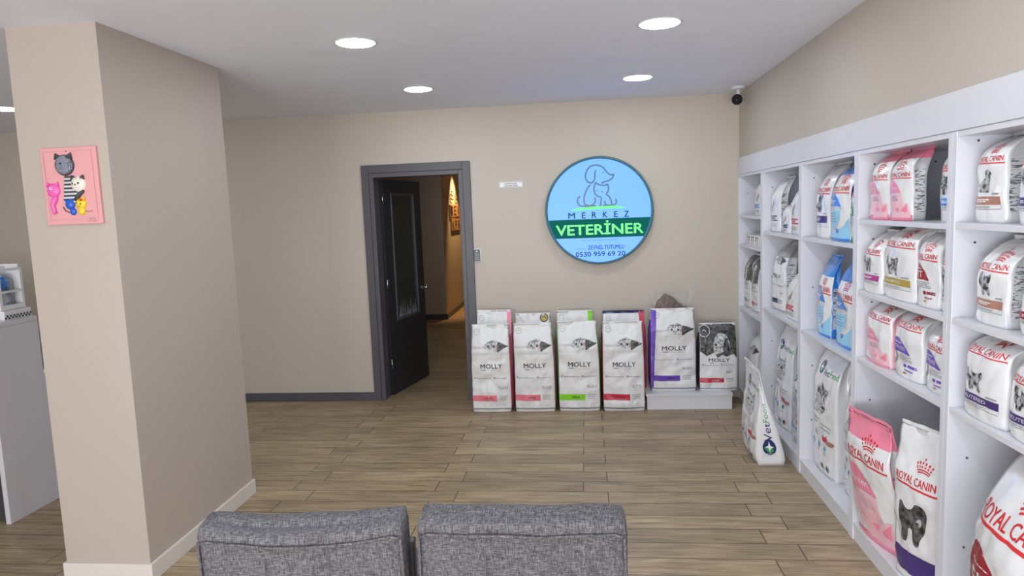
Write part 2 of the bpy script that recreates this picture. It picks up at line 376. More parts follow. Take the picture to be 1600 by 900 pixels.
def animal(p, kind, x0, x1, z0, z1):
    q = 'animal_picture'; X = lambda a: x0+(x1-x0)*a; Z = lambda b: z0+(z1-z0)*b
    if kind == 'cat': shape(p, q, CATST, x0, x1, z0, z1, M_FUR)
    if kind == 'dog': shape(p, q, DOGSIT, x0, x1, z0, z1, M_FUR)
    if kind == 'blackdog':
        shape(p, q, DOGST, x0, x1, z0, z1, M_FURD); p.ell(q, X(.76), Z(.80), (x1-x0)*.10, (z1-z0)*.07, M_BLACK); p.ell(q, X(.70), Z(.55), (x1-x0)*.07, (z1-z0)*.10, M_FUR); p.stroke(q, [(X(.56), Z(.34)), (X(.60), Z(.02))], (x1-x0)*.03, M_BLACK)
    if kind == 'husky':
        shape(p, q, [(.0, .0), (.05, .35), (.25, .65), (.38, .85), (.5, .8), (.6, 1), (.74, .82), (.95, .86), (.92, .62), (.86, .42), (.82, .22), (.66, .06), (.5, .12), (.3, .0)], x0, x1, z0, z1, M_FURL)
        shape(p, q, [(.3, .62), (.4, .84), (.52, .74), (.62, .98), (.76, .8), (.92, .82), (.86, .6), (.72, .66), (.62, .56), (.48, .62)], x0, x1, z0, z1, M_FUR)
        p.ell(q, X(.76), Z(.27), (x1-x0)*.09, (z1-z0)*.05, M_BLACK); p.ell(q, X(.6), Z(.52), (x1-x0)*.04, (z1-z0)*.022, M_BLACK); p.ell(q, X(.8), Z(.5), (x1-x0)*.035, (z1-z0)*.02, M_BLACK)
        p.stroke(q, smooth_line([(X(.6), Z(.16)), (X(.72), Z(.14)), (X(.8), Z(.2))]), (x1-x0)*.03, M_GREY)
    if kind == 'catface':
        shape(p, q, [(.15, .05), (.1, .4), (.12, .7), (.05, 1), (.3, .86), (.6, .86), (.9, .98), (.86, .66), (.9, .4), (.75, .05)], x0, x1, z0, z1, M_FURL)
        for a in (.33, .66): p.ell(q, X(a), Z(.55), (x1-x0)*.08, (z1-z0)*.05, M_BLACK)
        p.ell(q, X(.5), Z(.36), (x1-x0)*.06, (z1-z0)*.04, M_GREY)
    if kind == 'lying':      # striped cat lying along a wire, tail to the right
        shape(p, q, [(.0, .35), (.05, .62), (.2, .82), (.42, .95), (.6, .8), (.8, .66), (1, .46), (.84, .3), (.6, .1), (.45, .02), (.25, .08), (.08, .15)], x0, x1, z0, z1, M_FURL)
        shape(p, q, [(.55, .0), (.56, .7), (.72, .68), (.88, .52), (.99, .44), (.8, .24), (.62, .02)], x0, x1, z0, z1, M_FURD)
        for k in range(4): p.stroke(q, smooth_line([(X(.12+.1*k), Z(.62)), (X(.16+.1*k), Z(.78)), (X(.24+.1*k), Z(.76))]), (x1-x0)*.018, M_BLACK)
        p.ell(q, X(.42), Z(.42), (x1-x0)*.035, (z1-z0)*.11, M_BLACK); p.ell(q, X(.2), Z(.46), (x1-x0)*.03, (z1-z0)*.09, M_BLACK)
        p.stroke(q, [(X(.5), Z(.2)), (X(.5), Z(.5))], (x1-x0)*.02, M_CRIM)

def d_molly(p, W, H, c, num='%60', dog=False, badge=False, word='adult'):
    if dog:
        pts = [(-.49, .60), (-.3, .53), (-.12, .58), (-.02, .50), (.1, .55), (.22, .52), (.4, .56), (.49, .50), (.49, .995), (-.49, .995)]
        p.poly('animal_picture', [(a*W, b*H) for a, b in pts], M_FURD)
        shape(p, 'animal_picture', [(.1, .0), (0, .4), (.1, .8), (.35, 1), (.7, .95), (.9, .6), (.95, .2), (.8, .0), (.6, .12), (.4, .05)], -.14*W, .34*W, .56*H, .86*H, M_FURL)
        shape(p, 'animal_picture', [(.0, .0), (0, .6), (.3, 1), (.6, .7), (.8, .1), (.4, -.1)], .14*W, .36*W, .58*H, .80*H, M_FURD)
        p.ell('animal_picture', -.04*W, .70*H, .055*W, .025*H, M_WHITE); p.ell('animal_picture', -.07*W, .70*H, .035*W, .017*H, M_BLACK); p.ell('animal_picture', .06*W, .77*H, .02*W, .01*H, M_BLACK)
        p.ring('badge', -.37*W, .90*H, .045, .005, M_WHITE); p.stroke('badge', [(-.42*W, .90*H), (-.37*W, .915*H), (-.32*W, .89*H)], .006, M_WHITE)
        zl = .47
    else:
        p.ring('badge', -.36*W, .925*H, .024, .003, M_GREY); p.stroke('badge', [(-.4*W, .925*H), (-.36*W, .935*H), (-.32*W, .92*H)], .003, M_GREY)
        animal(p, 'lying', -.16*W, .48*W, .70*H, .84*H)
        for k in range(3): p.stroke('animal_picture', smooth_line([(-.49*W, (.765-.012*k)*H), (-.3*W, (.755-.008*k)*H), (-.14*W, (.765-.01*k)*H)]), .0016, M_GREY)
        zl = .535
    p.text('logo', 'MOLLY', .02*W, zl*H, .56*W, .052*H, M_BLACK, .012)
    p.stroke('logo', [(-.24*W, (zl-.045)*H), (-.12*W, (zl-.045)*H)], .004, M_BLACK); p.lines('logo', -.1*W, .3*W, (zl-.047)*H, (zl-.047)*H, 1, M_LGREY, .003)
    p.lines('small_print', -.38*W, .02*W, .395*H, .395*H, 1, M_GREY, .005, seed=3); p.lines('small_print', .12*W, .42*W, .395*H, .395*H, 1, M_GREY, .005, seed=4)
    p.ell('small_print', -.42*W, .40*H, .006, .009, M_GREY); p.ell('small_print', .09*W, .40*H, .006, .009, M_GREY)
    p.text('small_print', num, .3*W, .285*H, .24*W, .033*H, M_GREY)
    p.lines('small_print', .2*W, .46*W, .15*H, .19*H, 3, M_GREY, .005, seed=5); p.stroke('small_print', [(.2*W, .25*H), (.46*W, .25*H)], .0015, M_LGREY)
    p.rect('label_band', -.495*W, .14*W, .13*H, .20*H, c); p.ring('label_band', -.37*W, .165*H, .013, .002, M_GREY)
    p.text('label_band', word, -.08*W, .17*H, .2*W, .022*H, M_BLACK if not dog else M_WHITE, .01); p.lines('label_band', -.2*W, .1*W, .145*H, .145*H, 1, M_GREY if not dog else M_WHITE, .003)
    for k in range(5): p.lines('small_print', (-.4+.17*k)*W, (-.33+.17*k)*W, .085*H, .085*H, 1, M_LGREY, .004)
    p.rect('bottom_stripe', -.495*W, .495*W, .03*H, .048*H, M_GREY)

def d_royal(p, W, H, kind, c=None, word='', pet='cat', zt=.70):
    red = M_RED
    p.text('logo', 'ROYAL CANIN', 0, zt*H, .84*W, .062*H, red, .012)
    crown(p, 'logo', .10*W, zt*H+.062*H*.5+.13*W, .24*W, red)
    p.stroke('logo', smooth_line([(-.44*W, (zt-.045)*H), (.1*W, (zt-.05)*H), (.46*W, (zt-.058)*H)]), .014*H, red)
    if kind == 'vet':
        animal(p, pet, -.38*W, .16*W, .36*H, .62*H)
        p.rect('label_band', -.46*W, .42*W, .215*H, .31*H, c); p.text('label_band', word, -.1*W, .262*H, .55*W, .04*H, M_WHITE, .01)
        p.lines('small_print', -.4*W, .2*W, .18*H, .19*H, 1, M_GREY, .004); p.stroke('small_print', [(-.46*W, .165*H), (.42*W, .165*H), (.42*W, .21*H)], .002, M_GREY)
        p.lines('small_print', .2*W, .4*W, .34*H, .34*H, 1, M_GREY, .005)
    if kind == 'kitten':
        shape(p, 'label_leaf', LEAF, -.44*W, .18*W, .40*H, .60*H, M_PINK); p.text('label_leaf', 'Kitten', -.19*W, .475*H, .4*W, .05*H, M_WHITE, .01)
        p.poly('pink_pattern', [(-.44*W, .39*H), (.18*W, .39*H), (.3*W, .2*H), (.05*W, .14*H), (-.3*W, .10*H), (-.44*W, .2*H)], M_PINKL)
        p.poly('pink_pattern', [(-.05*W, .17*H), (.42*W, .26*H), (.47*W, .03*H), (-.2*W, .03*H)], M_PINKL)
        p.poly('pink_pattern', [(-.0*W, .17*H), (.16*W, .19*H), (.12*W, .12*H)], M_PINK); p.poly('pink_pattern', [(.22*W, .14*H), (.4*W, .24*H), (.4*W, .12*H)], M_PINK)
        p.lines('small_print', -.2*W, .15*W, .29*H, .35*H, 4, M_GREY, .003)
        p.rect('bottom_stripe', -.48*W, .48*W, 0.01*H, .045*H, M_PINK)
    if kind == 'leaf':
        shape(p, 'label_leaf', LEAF, -.44*W, .22*W, .38*H, .60*H, c); p.text('label_leaf', word, -.17*W, .455*H, .46*W if len(word) > 4 else .32*W, .055*H if len(word) > 4 else .085*H, M_WHITE, .01)
        p.lines('label_leaf', -.36*W, -.05*W, .53*H, .53*H, 1, M_WHITE, .004)
        p.stroke('cat_leg', smooth_line([(-.36*W, .37*H), (-.30*W, .28*H), (-.36*W, .2*H), (-.3*W, .11*H), (-.26*W, .05*H)]), [.05*W, .07*W, .05*W, .03*W], M_GREY)
        p.lines('small_print', -.16*W, .28*W, .28*H, .35*H, 4, M_GREY, .003)
        p.ell('icon', .06*W, .21*H, .06*W, .026*H, c); p.lines('icon', .15*W, .42*W, .20*H, .225*H, 3, c, .004)
        p.lines('icon', .05*W, .35*W, .145*H, .145*H, 1, c, .005); p.ell('icon', .06*W, .095*H, .045*W, .014*H, M_BROWN); p.ell('icon', .11*W, .10*H, .03*W, .012*H, M_GOLD)
    if kind == 'blue':
        shape(p, 'label_leaf', LEAF, -.47*W, .22*W, .44*H, .62*H, M_BLUE); p.text('label_leaf', word, -.17*W, .50*H, .38*W, .045*H, M_WHITE, .01)
        p.rect('small_print', -.44*W, .25*W, .405*H, .425*H, M_LGREY)
        p.poly('blue_pattern', [(-.47*W, .39*H), (.2*W, .39*H), (.16*W, .26*H), (-.1*W, .15*H), (-.47*W, .12*H)], M_LBLUE)
        p.poly('blue_pattern', [(-.47*W, .1*H), (0, .13*H), (.3*W, .2*H), (.48*W, .30*H), (.48*W, .02*H), (-.47*W, .02*H)], M_LBLUE)
        p.lines('small_print', -.38*W, .05*W, .25*H, .35*H, 4, M_BLUE, .003); p.ell('blue_pattern', .02*W, .13*H, .07*W, .03*H, M_BLUE)
        p.rect('bottom_stripe', -.48*W, .48*W, 0.005*H, .04*H, M_BLUE)

def vf_ball(p, part, cx, cz, r, face='front'):
    p.ell(part, cx, cz, r, r, M_NAVY, 24, face=face)
    p.poly(part, [(cx-r*.8, cz-r*.1), (cx, cz-r*.8), (cx+r*.6, cz-r*.5), (cx+r*.4, cz+r*.1)], M_DGREEN, face)
    p.poly(part, [(cx, cz+r*.75), (cx+r*.18, cz+r*.15), (cx+r*.7, cz), (cx+r*.15, cz-r*.18), (cx, cz-r*.6), (cx-r*.15, cz-r*.1), (cx-r*.7, cz), (cx-r*.15, cz+r*.2)], M_WHITE, face)

def d_vet(p, W, H, pet='husky'):
    vf_ball(p, 'logo', -.16*W, .82*H, .10*W)
    p.text('logo', 'Vet', .09*W, .80*H, .22*W, .05*H, M_NAVY); p.text('logo', 'Food', .34*W, .80*H, .25*W, .05*H, M_DGREEN)
    animal(p, pet, -.36*W, .28*W, .46*H, .72*H)
    p.lines('small_print', -.42*W, -.06*W, .385*H, .41*H, 2, M_GREY, .006); p.lines('small_print', .02*W, .42*W, .365*H, .395*H, 2, M_GREY, .006, seed=7)
    for k in range(3):
        p.ell('icon', (-.34+.26*k)*W, .215*H, .06*W, .028*H, M_LBLUE); p.ell('icon', (-.34+.26*k)*W, .215*H, .035*W, .017*H, M_NAVY); p.lines('icon', (-.40+.26*k)*W, (-.28+.26*k)*W, .175*H, .175*H, 1, M_GREY, .004)
    p.ring('icon', -.2*W, .30*H, .055*W, .004, M_LGREY); p.ell('icon', -.2*W, .30*H, .03*W, .012*H, M_BROWN)
    shape(p, 'food_picture', [(0, .3), (.1, .8), (.4, .7), (.6, 1), (.75, .5), (.5, .1), (.2, 0)], .08*W, .36*W, .27*H, .325*H, M_CRIM)
    shape(p, 'food_picture', [(0, .3), (.3, .8), (1, .9), (.8, .1), (.3, 0)], .2*W, .46*W, .26*H, .30*H, M_BROWN)
    p.ring('icon', -.24*W, .11*H, .05*W, .004, M_LGREY)
    for a in (.12, .30): p.ell('icon', a*W, .075*H, .055*W, .026*H, M_GREY); p.ell('icon', a*W, .075*H, .025*W, .014*H, M_BLACK)
    p.rect('bottom_stripe', -.48*W, .48*W, .018*H, .024*H, M_GREY)

def d_plain(p, W, H, c, pet=None, txt=''):
    if txt: p.text('logo', txt, 0, .66*H, .55*W, .06*H, M_GREY, .01)
    p.stroke('animal_picture', smooth_line([(-.2*W, .38*H), (0, .48*H), (.12*W, .60*H)]), [.04*W, .09*W, .07*W, .03*W], M_GREY)
    p.lines('small_print', -.34*W, .34*W, .22*H, .30*H, 3, c, .009); p.lines('small_print', -.34*W, .34*W, .10*H, .15*H, 3, M_GREY, .004, seed=4)
    p.ell('icon', -.25*W, .26*H, .06*W, .03*H, c)

# ------------------------------------------------------------------ the bag itself
def sst(a, b, x): t = max(0, min(1, (x-a)/(b-a))); return t*t*(3-2*t)
BAGN = [0]
def bag(label, xf, y, z, W, H, D, draw=None, film=None, side=None, top=None, topv=.86, rz=None, bend=0.0, pinch=.62, k=.6, amp=.008,
        tilt=0.0, tw=.97, flare=1.0, flat=False, seal=.012, sidedraw=None, group='bags of pet food', name='pet_food_bag', lean=0.0, bottom=None, foldv=None, belly=.0, shear=0.0, roll=0.0):
    """stand-up bag; local front faces -y. xf,y = middle of the front bottom edge in the room."""
    BAGN[0] += 1; seed = BAGN[0]*7.31
    film = film or M_WFILM; side = side or film; top = top or film
    if rz is None: rz = -PI/2
    R = Matrix.Rotation(rz, 3, 'Z'); c = Vector((xf, y, z)) + R @ Vector((0, D/2, 0))
    root = thing(name, label, 'bag', tuple(c), (tilt, roll, rz), group)
    def prof(v):
        a = W/2*(1 + (tw-1)*sst(.3, 1, v) - .03*sst(.05, 0, v) + belly*math.sin(PI*min(1, v/.8)))
        tt = max(0, min(1, (v-pinch)/(1-pinch)))
        b = D/2*((.90 + .10*sst(0, .08, v))*((1-sst(pinch, 1.0, v)) if flat else max(0, 1-tt*tt)**.6) + .02)
        cy = bend*max(0, (v-.55)/.45)**2.2 + lean*v + (0 if flat else D*.30*tt**2)
        return a, b, cy
    def wr(x, zz, s):
        q = Vector((x*9+seed, s*5, zz*9)); q2 = Vector((x*22, s*3+seed, zz*26)); f = sst(0, .06, zz/H)
        rdg = (1-abs(noise.noise(Vector((x*13+seed, s*2, zz*7))))*2.2)
        return f*(amp*noise.noise(q)+amp*.5*noise.noise(q2) - amp*.7*max(0, rdg-.55))
    def ridge(zz):   # a slight bump where the paper folds
        return .0 if foldv is None else .007*math.exp(-((zz/H-foldv)/.012)**2)
    def front(x, zz, off=0):
        v = zz/H; a, b, cy = prof(v); u = max(-1, min(1, x/(W/2))); X = u*a
        return Vector((X + shear*max(0, v-.6), -b*(k+(1-k)*(1-abs(u)**2.6)) + cy - wr(x, zz, 0) - ridge(zz) - off, zz))
    def back(x, zz):
        v = zz/H; a, b, cy = prof(v); u = max(-1, min(1, x/(W/2))); X = u*a*(1+(flare-1)*sst(0, .1, v)*(1-sst(.7, 1, v)))
        return Vector((X + shear*max(0, v-.6), b*(k+(1-k)*(1-abs(u)**2.6)) + cy + .5*wr(x, zz, 0) , zz))
    def sidep(s, t, zz, off=0):
        v = zz/H; fp = front(s*W/2, zz); bp = back(s*W/2, zz); g = (.05+.75*sst(.5, 1, v))*D*.35*(1-abs(t)**1.5)
        p = fp.lerp(bp, (t+1)/2); p.x -= s*(g-off) ; return p
    nx, nz, ns = 22, max(24, int(H/.018)), 5
    zs = [H*i/nz for i in range(nz+1)]
    xs = [-W/2+W*i/nx for i in range(nx+1)]
    bm = bmesh.new(); rings = []
    for zz in zs:
        ring = [bm.verts.new(front(x, zz)) for x in xs]
        ring += [bm.verts.new(sidep(1, -1+2*j/ns, zz)) for j in range(1, ns)]
        ring += [bm.verts.new(back(x, zz)) for x in xs[::-1]]
        ring += [bm.verts.new(sidep(-1, 1-2*j/ns, zz)) for j in range(1, ns)]
        rings.append(ring)
    n = len(rings[0])
    mats = [film, side, top, bottom or film]
    fgrid = [[v.co.copy() for v in r[:nx+1]] for r in rings]
    sgrid = {'right': [[v.co.copy() for v in r[nx:nx+ns+1]] for r in rings], 'left': [[v.co.copy() for v in (r[2*nx+ns+1:]+r[:1])][::-1] for r in rings]}
    for i in range(nz):
        for j in range(n):
            q = (rings[i][j], rings[i][(j+1) % n], rings[i+1][(j+1) % n], rings[i+1][j])
            isside = nx <= j < nx+ns or j >= 2*nx+ns
            mi = 2 if zs[i]/H >= topv else (1 if isside else (3 if bottom and zs[i]/H < .06 else 0))
            for tr in ((q[0], q[1], q[2]), (q[0], q[2], q[3])):
                f = bm.faces.new(tr); f.smooth = True; f.material_index = mi
    bm.faces.new(rings[0][::-1]).material_index = 3; bm.faces.new(rings[-1]).material_index = 2
    for e in bm.edges:
        if e.is_boundary: pass
    obj('bag_body', bm, mats, root)
    # crimped seal along the top
    bm = bmesh.new(); r2 = []
    for row in range(4):
        zz = H + seal*row/3
        fr = [bm.verts.new(Vector((front(x, H).x, front(x, H).y-.0006 + (.0012 if row % 2 else 0), zz))) for x in xs]
        bk = [bm.verts.new(Vector((front(x, H).x, front(x, H).y+.0040, zz))) for x in xs[::-1]]
        r2.append(fr+bk)
    m2 = len(r2[0])
    for i in range(3):
        for j in range(m2): bm.faces.new((r2[i][j], r2[i][(j+1) % m2], r2[i+1][(j+1) % m2], r2[i+1][j]))
    bm.faces.new(r2[0][::-1]); bm.faces.new(r2[-1])
    obj('top_seal', bm, top, root)
    if draw or sidedraw:
        p = Print()
        if draw: draw(p, W, H)
        if sidedraw: sidedraw(p, D, H)
        def fn(face, x, zz, off):
            g = fgrid if face == 'front' else sgrid[face]
            wd, nn = (W, nx) if face == 'front' else (D, ns)
            if face == 'left': x = -x
            fx = max(0, min(nn-1e-5, (x+wd/2)/wd*nn)); fz = max(0, min(nz-1e-5, zz/H*nz))
            a, b = int(fx), int(fz); fx -= a; fz -= b
            p00, p10, p01, p11 = g[b][a], g[b][a+1], g[b+1][a], g[b+1][a+1]
            if face == 'left': q = p00.lerp(p10, fx).lerp(p01.lerp(p11, fx), fz)
            else: q = p00+fx*(p10-p00)+fz*(p11-p10) if fx > fz else p00+fz*(p01-p00)+fx*(p11-p01)
            nrm = (p11-p00).cross(p01-p10).normalized() if face != 'left' else (p01-p10).cross(p11-p00).normalized()
            return q + nrm*off
        cz_ = (H/nz, 0)
        p.build(fn, root, cells={'front': ((W/nx, -W/2), cz_), 'right': ((D/ns, -D/2), cz_), 'left': ((D/ns, -D/2), cz_)})
    return root

def tinyside(face='right'):
    def f(p, D, H):
        p.rect('side_print', -.36*D, .36*D, .12*H, .72*H, M_TINY, face)
    return f
def vfside(p, D, H):
    vf_ball(p, 'side_logo', 0, .20*H, .26*D, 'right')
    p.text('side_logo', 'Vet', .0, .36*H, .20*H, .36*D, M_NAVY, face='right', up=True); p.text('side_logo', 'Food', .0, .56*H, .19*H, .36*D, M_DGREEN, face='right', up=True)
    p.lines('side_logo', -.3*D, .3*D, .10*H, .13*H, 3, M_LGREY, .003, 'right')

# ================================================================== STRUCTURE
XW = 1.292; YB = 6.08; HC = 2.578; XS = 1.28
LX = -6.8; FY = -3.0
struct('floor', [(LX-.1, 1.85, FY-.1, YB+.14, -.06, 0), (-4.2, -.9, YB+.14, 14.2, -.06, 0)], M_FLOOR)
struct('ceiling', [(LX-.1, 1.85, FY-.1, YB+.14, HC, HC+.1), (-4.2, -.9, YB+.14, 14.2, HC, HC+.1)], M_CEIL)
DX0, DX1, DZ = -1.885, -1.06, 2.06
struct('wall_back', [(LX-.1, DX0, YB, YB+.14, 0, HC), (DX1, 1.85, YB, YB+.14, 0, HC), (DX0, DX1, YB, YB+.14, DZ, HC)], M_WALL)
struct('wall_right', [(XW, 1.78, FY-.1, YB, 2.045, HC), (1.71, 1.78, 1.72, YB, 0, 2.045), (XW, 1.78, FY-.1, 1.72, 0, 2.045)], M_WALL)
struct('wall_left', [(LX-.1, LX, FY-.1, YB, 0, HC)], M_WALL)
struct('wall_front', [(LX, -3.45, FY-.1, FY, 0, HC), (1.25, XW, FY-.1, FY, 0, HC), (-3.45, 1.25, FY-.1, FY, 0, .25), (-3.45, 1.25, FY-.1, FY, 2.45, HC)], M_WALL)
fr = struct('window_1', [(-3.45, -3.39, FY-.08, FY+.01, .25, 2.45), (1.19, 1.25, FY-.08, FY+.01, .25, 2.45), (-3.39, 1.19, FY-.08, FY+.01, .25, .31), (-3.39, 1.19, FY-.08, FY+.01, 2.39, 2.45), (-1.13, -1.07, FY-.08, FY+.01, .31, 2.39)], M_FRAME)
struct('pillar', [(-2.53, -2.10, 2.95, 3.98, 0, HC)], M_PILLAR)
struct('trim_1', [(-2.543, -2.087, 2.937, 3.993, 0, .088)], M_PSKIRT, bev=.003)
struct('baseboard_back', [(LX, -1.958, YB-.014, YB, 0, .078), (-.984, .45, YB-.014, YB, 0, .078)], M_SKIRT, bev=.003)
# corridor beyond the door
struct('wall_corridor', [(-4.2, -2.213, 10.75, 14.2, 0, HC), (-.98, -.9, YB+.14, 14.2, 0, HC), (-4.3, -4.2, YB+.14, 14.2, 0, HC), (-2.213, -.9, 14.1, 14.2, 0, HC)], M_WALL)
struct('baseboard_corridor', [(-4.2, -2.199, 10.736, 10.75, 0, .08), (-2.213, -2.199, 10.75, 14.1, 0, .08)], M_SKIRT)

# door frame (casing) + leaf
casing = [(-1.958, -1.893, YB-.022, YB, 0, 2.125), (-1.052, -.984, YB-.022, YB, 0, 2.125), (-1.893, -1.052, YB-.022, YB, 2.055, 2.125),
          (-1.893, -1.853, YB-.012, YB+.15, 0, 2.055), (-1.092, -1.052, YB-.012, YB+.15, 0, 2.055), (-1.853, -1.092, YB-.012, YB+.15, 2.015, 2.055)]
struct('door_1', casing, M_FRAME, bev=.003)
dl = thing('door_leaf', 'dark grey half-glazed door leaf standing open into the corridor', 'door', (-1.845, YB+.155, .006), (0, 0, math.radians(78.5)))
bm = bmesh.new(); LW, LH = .80, 2.0
g0, g1, h0, h1 = .17, .63, .70, 1.86
for b in ((0, g0, h0, h1), (g1, LW, h0, h1), (0, LW, 0, h0), (0, LW, h1, LH)): add_box(bm, b[0], b[1], -.02, .02, b[2], b[3])
obj('door_panel', bm, M_LEAF, dl)
bm = bmesh.new()
for s in (-1, 1):
    y0, y1 = (.02, .028) if s > 0 else (-.028, -.02)
    for b in ((g0-.02, g0+.006, h0-.02, h1+.02), (g1-.006, g1+.02, h0-.02, h1+.02), (g0+.006, g1-.006, h0-.02, h0+.006), (g0+.006, g1-.006, h1-.006, h1+.02)): add_box(bm, b[0], b[1], y0, y1, b[2], b[3], bev=.002)
obj('glazing_bead', bm, M_FRAME, dl)
bm = bmesh.new(); add_box(bm, g0, g1, -.003, .003, h0, h1)
m_gl = mat('dark tinted glass', (0.10, 0.13, 0.11), 0.05, trans=.8)
gl = obj('glass_pane', bm, m_gl, dl)
# frosted grass tufts along the foot of the pane
p = Print(); rr = random.Random(4)
for i in range(46):
    x = g0+.01+(g1-g0-.02)*rr.random(); h = rr.uniform(.04, .19); d = rr.uniform(-.03, .03)
    p.poly('frosted_grass', [(x-.005, h0), (x+.005, h0), (x+d, h0+h)], mat('frosted film', (.33, .36, .38), .7))
p.build(lambda f, x, z, off: Vector((x, -.003-off, z)), gl, grid=0)
bm = bmesh.new()
for s in (-1, 1):
    add_disc(bm, (LW-.06, s*.02, .93), (0, s, 0), .026, .008, 20); add_tube(bm, [(LW-.06, s*.028, .93), (LW-.06, s*.06, .93)], .009, 10); add_ball(bm, (LW-.06, s*.07, .93), .026, .02, .026)
add_box(bm, LW-.001, LW+.002, -.012, .012, .86, 1.0)
obj('door_handle', bm, M_CHROME, dl)
for zz in (.25, 1.0, 1.78):
    bm = bmesh.new(); add_tube(bm, [(-.008, -.024, zz), (-.008, -.024, zz+.09)], .007, 10); obj('hinge', bm, M_CHROME, dl)

# corridor decor: bronze letter tiles on the side wall lit by a warm spot
ld = thing('wall_lettering', 'bronze letter tiles on the warm-lit corridor wall', 'wall letters', (-2.213, 11.75, 1.4))
bm = bmesh.new()
for z0, z1, y0, y1 in ((1.60, 1.80, 11.33, 12.2), (1.37, 1.56, 11.4, 12.2)):
    add_box(bm, .003, .02, y0-11.75, y1-11.75, z0-1.4, z1-1.4)
obj('letter_tile', bm, mat('bronze tile', (0.45, 0.26, 0.12), 0.4), ld)
for (y, z, ch) in ((11.75, 2.22, 'C'), (11.55, 1.95, 'E'), (11.95, 1.95, 'L'), (11.45, 1.70, 'I'), (11.75, 1.70, 'E'), (12.05, 1.70, 'V'), (11.55, 1.46, 'K'), (11.80, 1.46, 'P'), (12.05, 1.46, 'R')):
    p = Print(); p.text('letter', ch, y, z, .16, .15, M_BLACK)
    p.build(lambda f, x, z, off: Vector((.021+off, x-11.75, z-1.4)), ld, grid=0)
sp = bpy.data.lights.new('corridor_spot', 'SPOT'); sp.energy = 220; sp.color = (1, .58, .24); sp.spot_size = math.radians(70); sp.spot_blend = .8; sp.shadow_soft_size = .03
so = bpy.data.objects.new('corridor_spot', sp); so.location = (-1.95, 11.7, 2.53); so.rotation_euler = Vector((-.17, 0.05, -1)).to_track_quat('-Z', 'Y').to_euler(); COL.objects.link(so)
area('corridor_fill', (-1.9, 8.6, 2.5), (0, 0, 0), .9, .9, 5, (1, .93, .82))  # weak fill lamp added to lift the dark corridor
cp = thing('corridor_fill_panel', 'pale square panel added above the corridor fill lamp', 'ceiling light', (-1.9, 8.6, HC))  # made-up panel to go with the added corridor fill
bm = bmesh.new(); add_box(bm, -.47, .47, -.47, .47, -.05, 0, bev=.004); obj('fill_housing', bm, M_TRIM, cp)
cl = thing('corridor_downlight', 'small warm downlight over the corridor letters', 'ceiling light', (-1.95, 11.7, HC))
bm = bmesh.new(); add_disc(bm, (0, 0, -.012), (0, 0, 1), .05, .012, 20); obj('lamp_rim', bm, M_TRIM, cl)
bm = bmesh.new(); add_disc(bm, (0, 0, -.014), (0, 0, 1), .035, .002, 20); obj('lamp_diffuser', bm, M_SPOT, cl)

# ================================================================== CEILING LIGHTS, CCTV, WALL ITEMS
for (x, y, lb) in ((-1.15, 3.61, 'round recessed ceiling light, left one of the nearer pair'), (.39, 3.62, 'round recessed ceiling light, right one of the nearer pair'),
                   (-1.17, 5.05, 'round recessed ceiling light above the doorway, left of the farther pair'), (.39, 5.10, 'round recessed ceiling light above the round sign, right of the farther pair'),
                   (-4.25, 4.87, 'recessed ceiling light cut off at the left behind the pillar'),
                   (.39, 2.13, 'unseen recessed ceiling light added overhead of the right armchair'), (-1.15, 2.13, 'unseen recessed ceiling light added overhead of the left armchair'),  # from here on: unseen lights continuing the grid, added to brighten the room
                   (.39, .65, 'unseen recessed ceiling light added above the viewer on the shelving side'), (-1.15, .65, 'unseen recessed ceiling light added above the viewer on the pillar side'),
                   (-4.25, 3.4, 'unseen recessed ceiling light added above the reception counter')):
    t = thing('ceiling_light', lb, 'ceiling light', (x, y, HC), group='recessed ceiling lights')
    bm = bmesh.new(); n = 48
    prof = [(.088, 0), (.092, -.003), (.108, -.004), (.112, 0)]
    rings = [[bm.verts.new((r*math.cos(2*PI*k/n), r*math.sin(2*PI*k/n), z)) for k in range(n)] for r, z in prof]
    for a, b in zip(rings, rings[1:]+rings[:1]):
        for k in range(n): bm.faces.new((a[k], a[(k+1) % n], b[(k+1) % n], b[k])).smooth = True
    obj('lamp_rim', bm, M_TRIM, t)
    bm = bmesh.new(); add_disc(bm, (0, 0, -.006), (0, 0, 1), .094, .005, 48); obj('lamp_diffuser', bm, M_LAMP, t)

t = thing('security_camera', 'white security camera with black face under the ceiling corner', 'security camera', (1.215, 5.75, HC))
bm = bmesh.new(); add_disc(bm, (0, 0, -.022), (0, 0, 1), .05, .022, 32, r2=.055); obj('mounting_base', bm, M_PLAST, t)
bm = bmesh.new(); add_tube(bm, [(0, 0, -.02), (0, .0, -.05), (-.005, -.01, -.075)], .016, 14); add_ball(bm, (-.005, -.01, -.078), .022, .022, .022); obj('swivel_arm', bm, M_PLAST, t)
d = Vector((-.22, -1, -.22)).normalized(); c = Vector((-.01, -.01, -.095))
bm = bmesh.new(); add_tube(bm, [c-d*.05, c-d*.045, c+d*.06], [.025, .034, .037], 24); obj('camera_body', bm, M_PLAST, t)
bm = bmesh.new(); add_tube(bm, [c+d*.0605, c+d*.085, c+d*.095], [.040, .040, .034], 28); obj('camera_lens', bm, mat('matte black', (.008, .008, .01), .6, spec=.15), t)
bm = bmesh.new(); add_ball(bm, c+d*.094, .013, .008, .013); obj('lens_glass', bm, M_BLK, t)

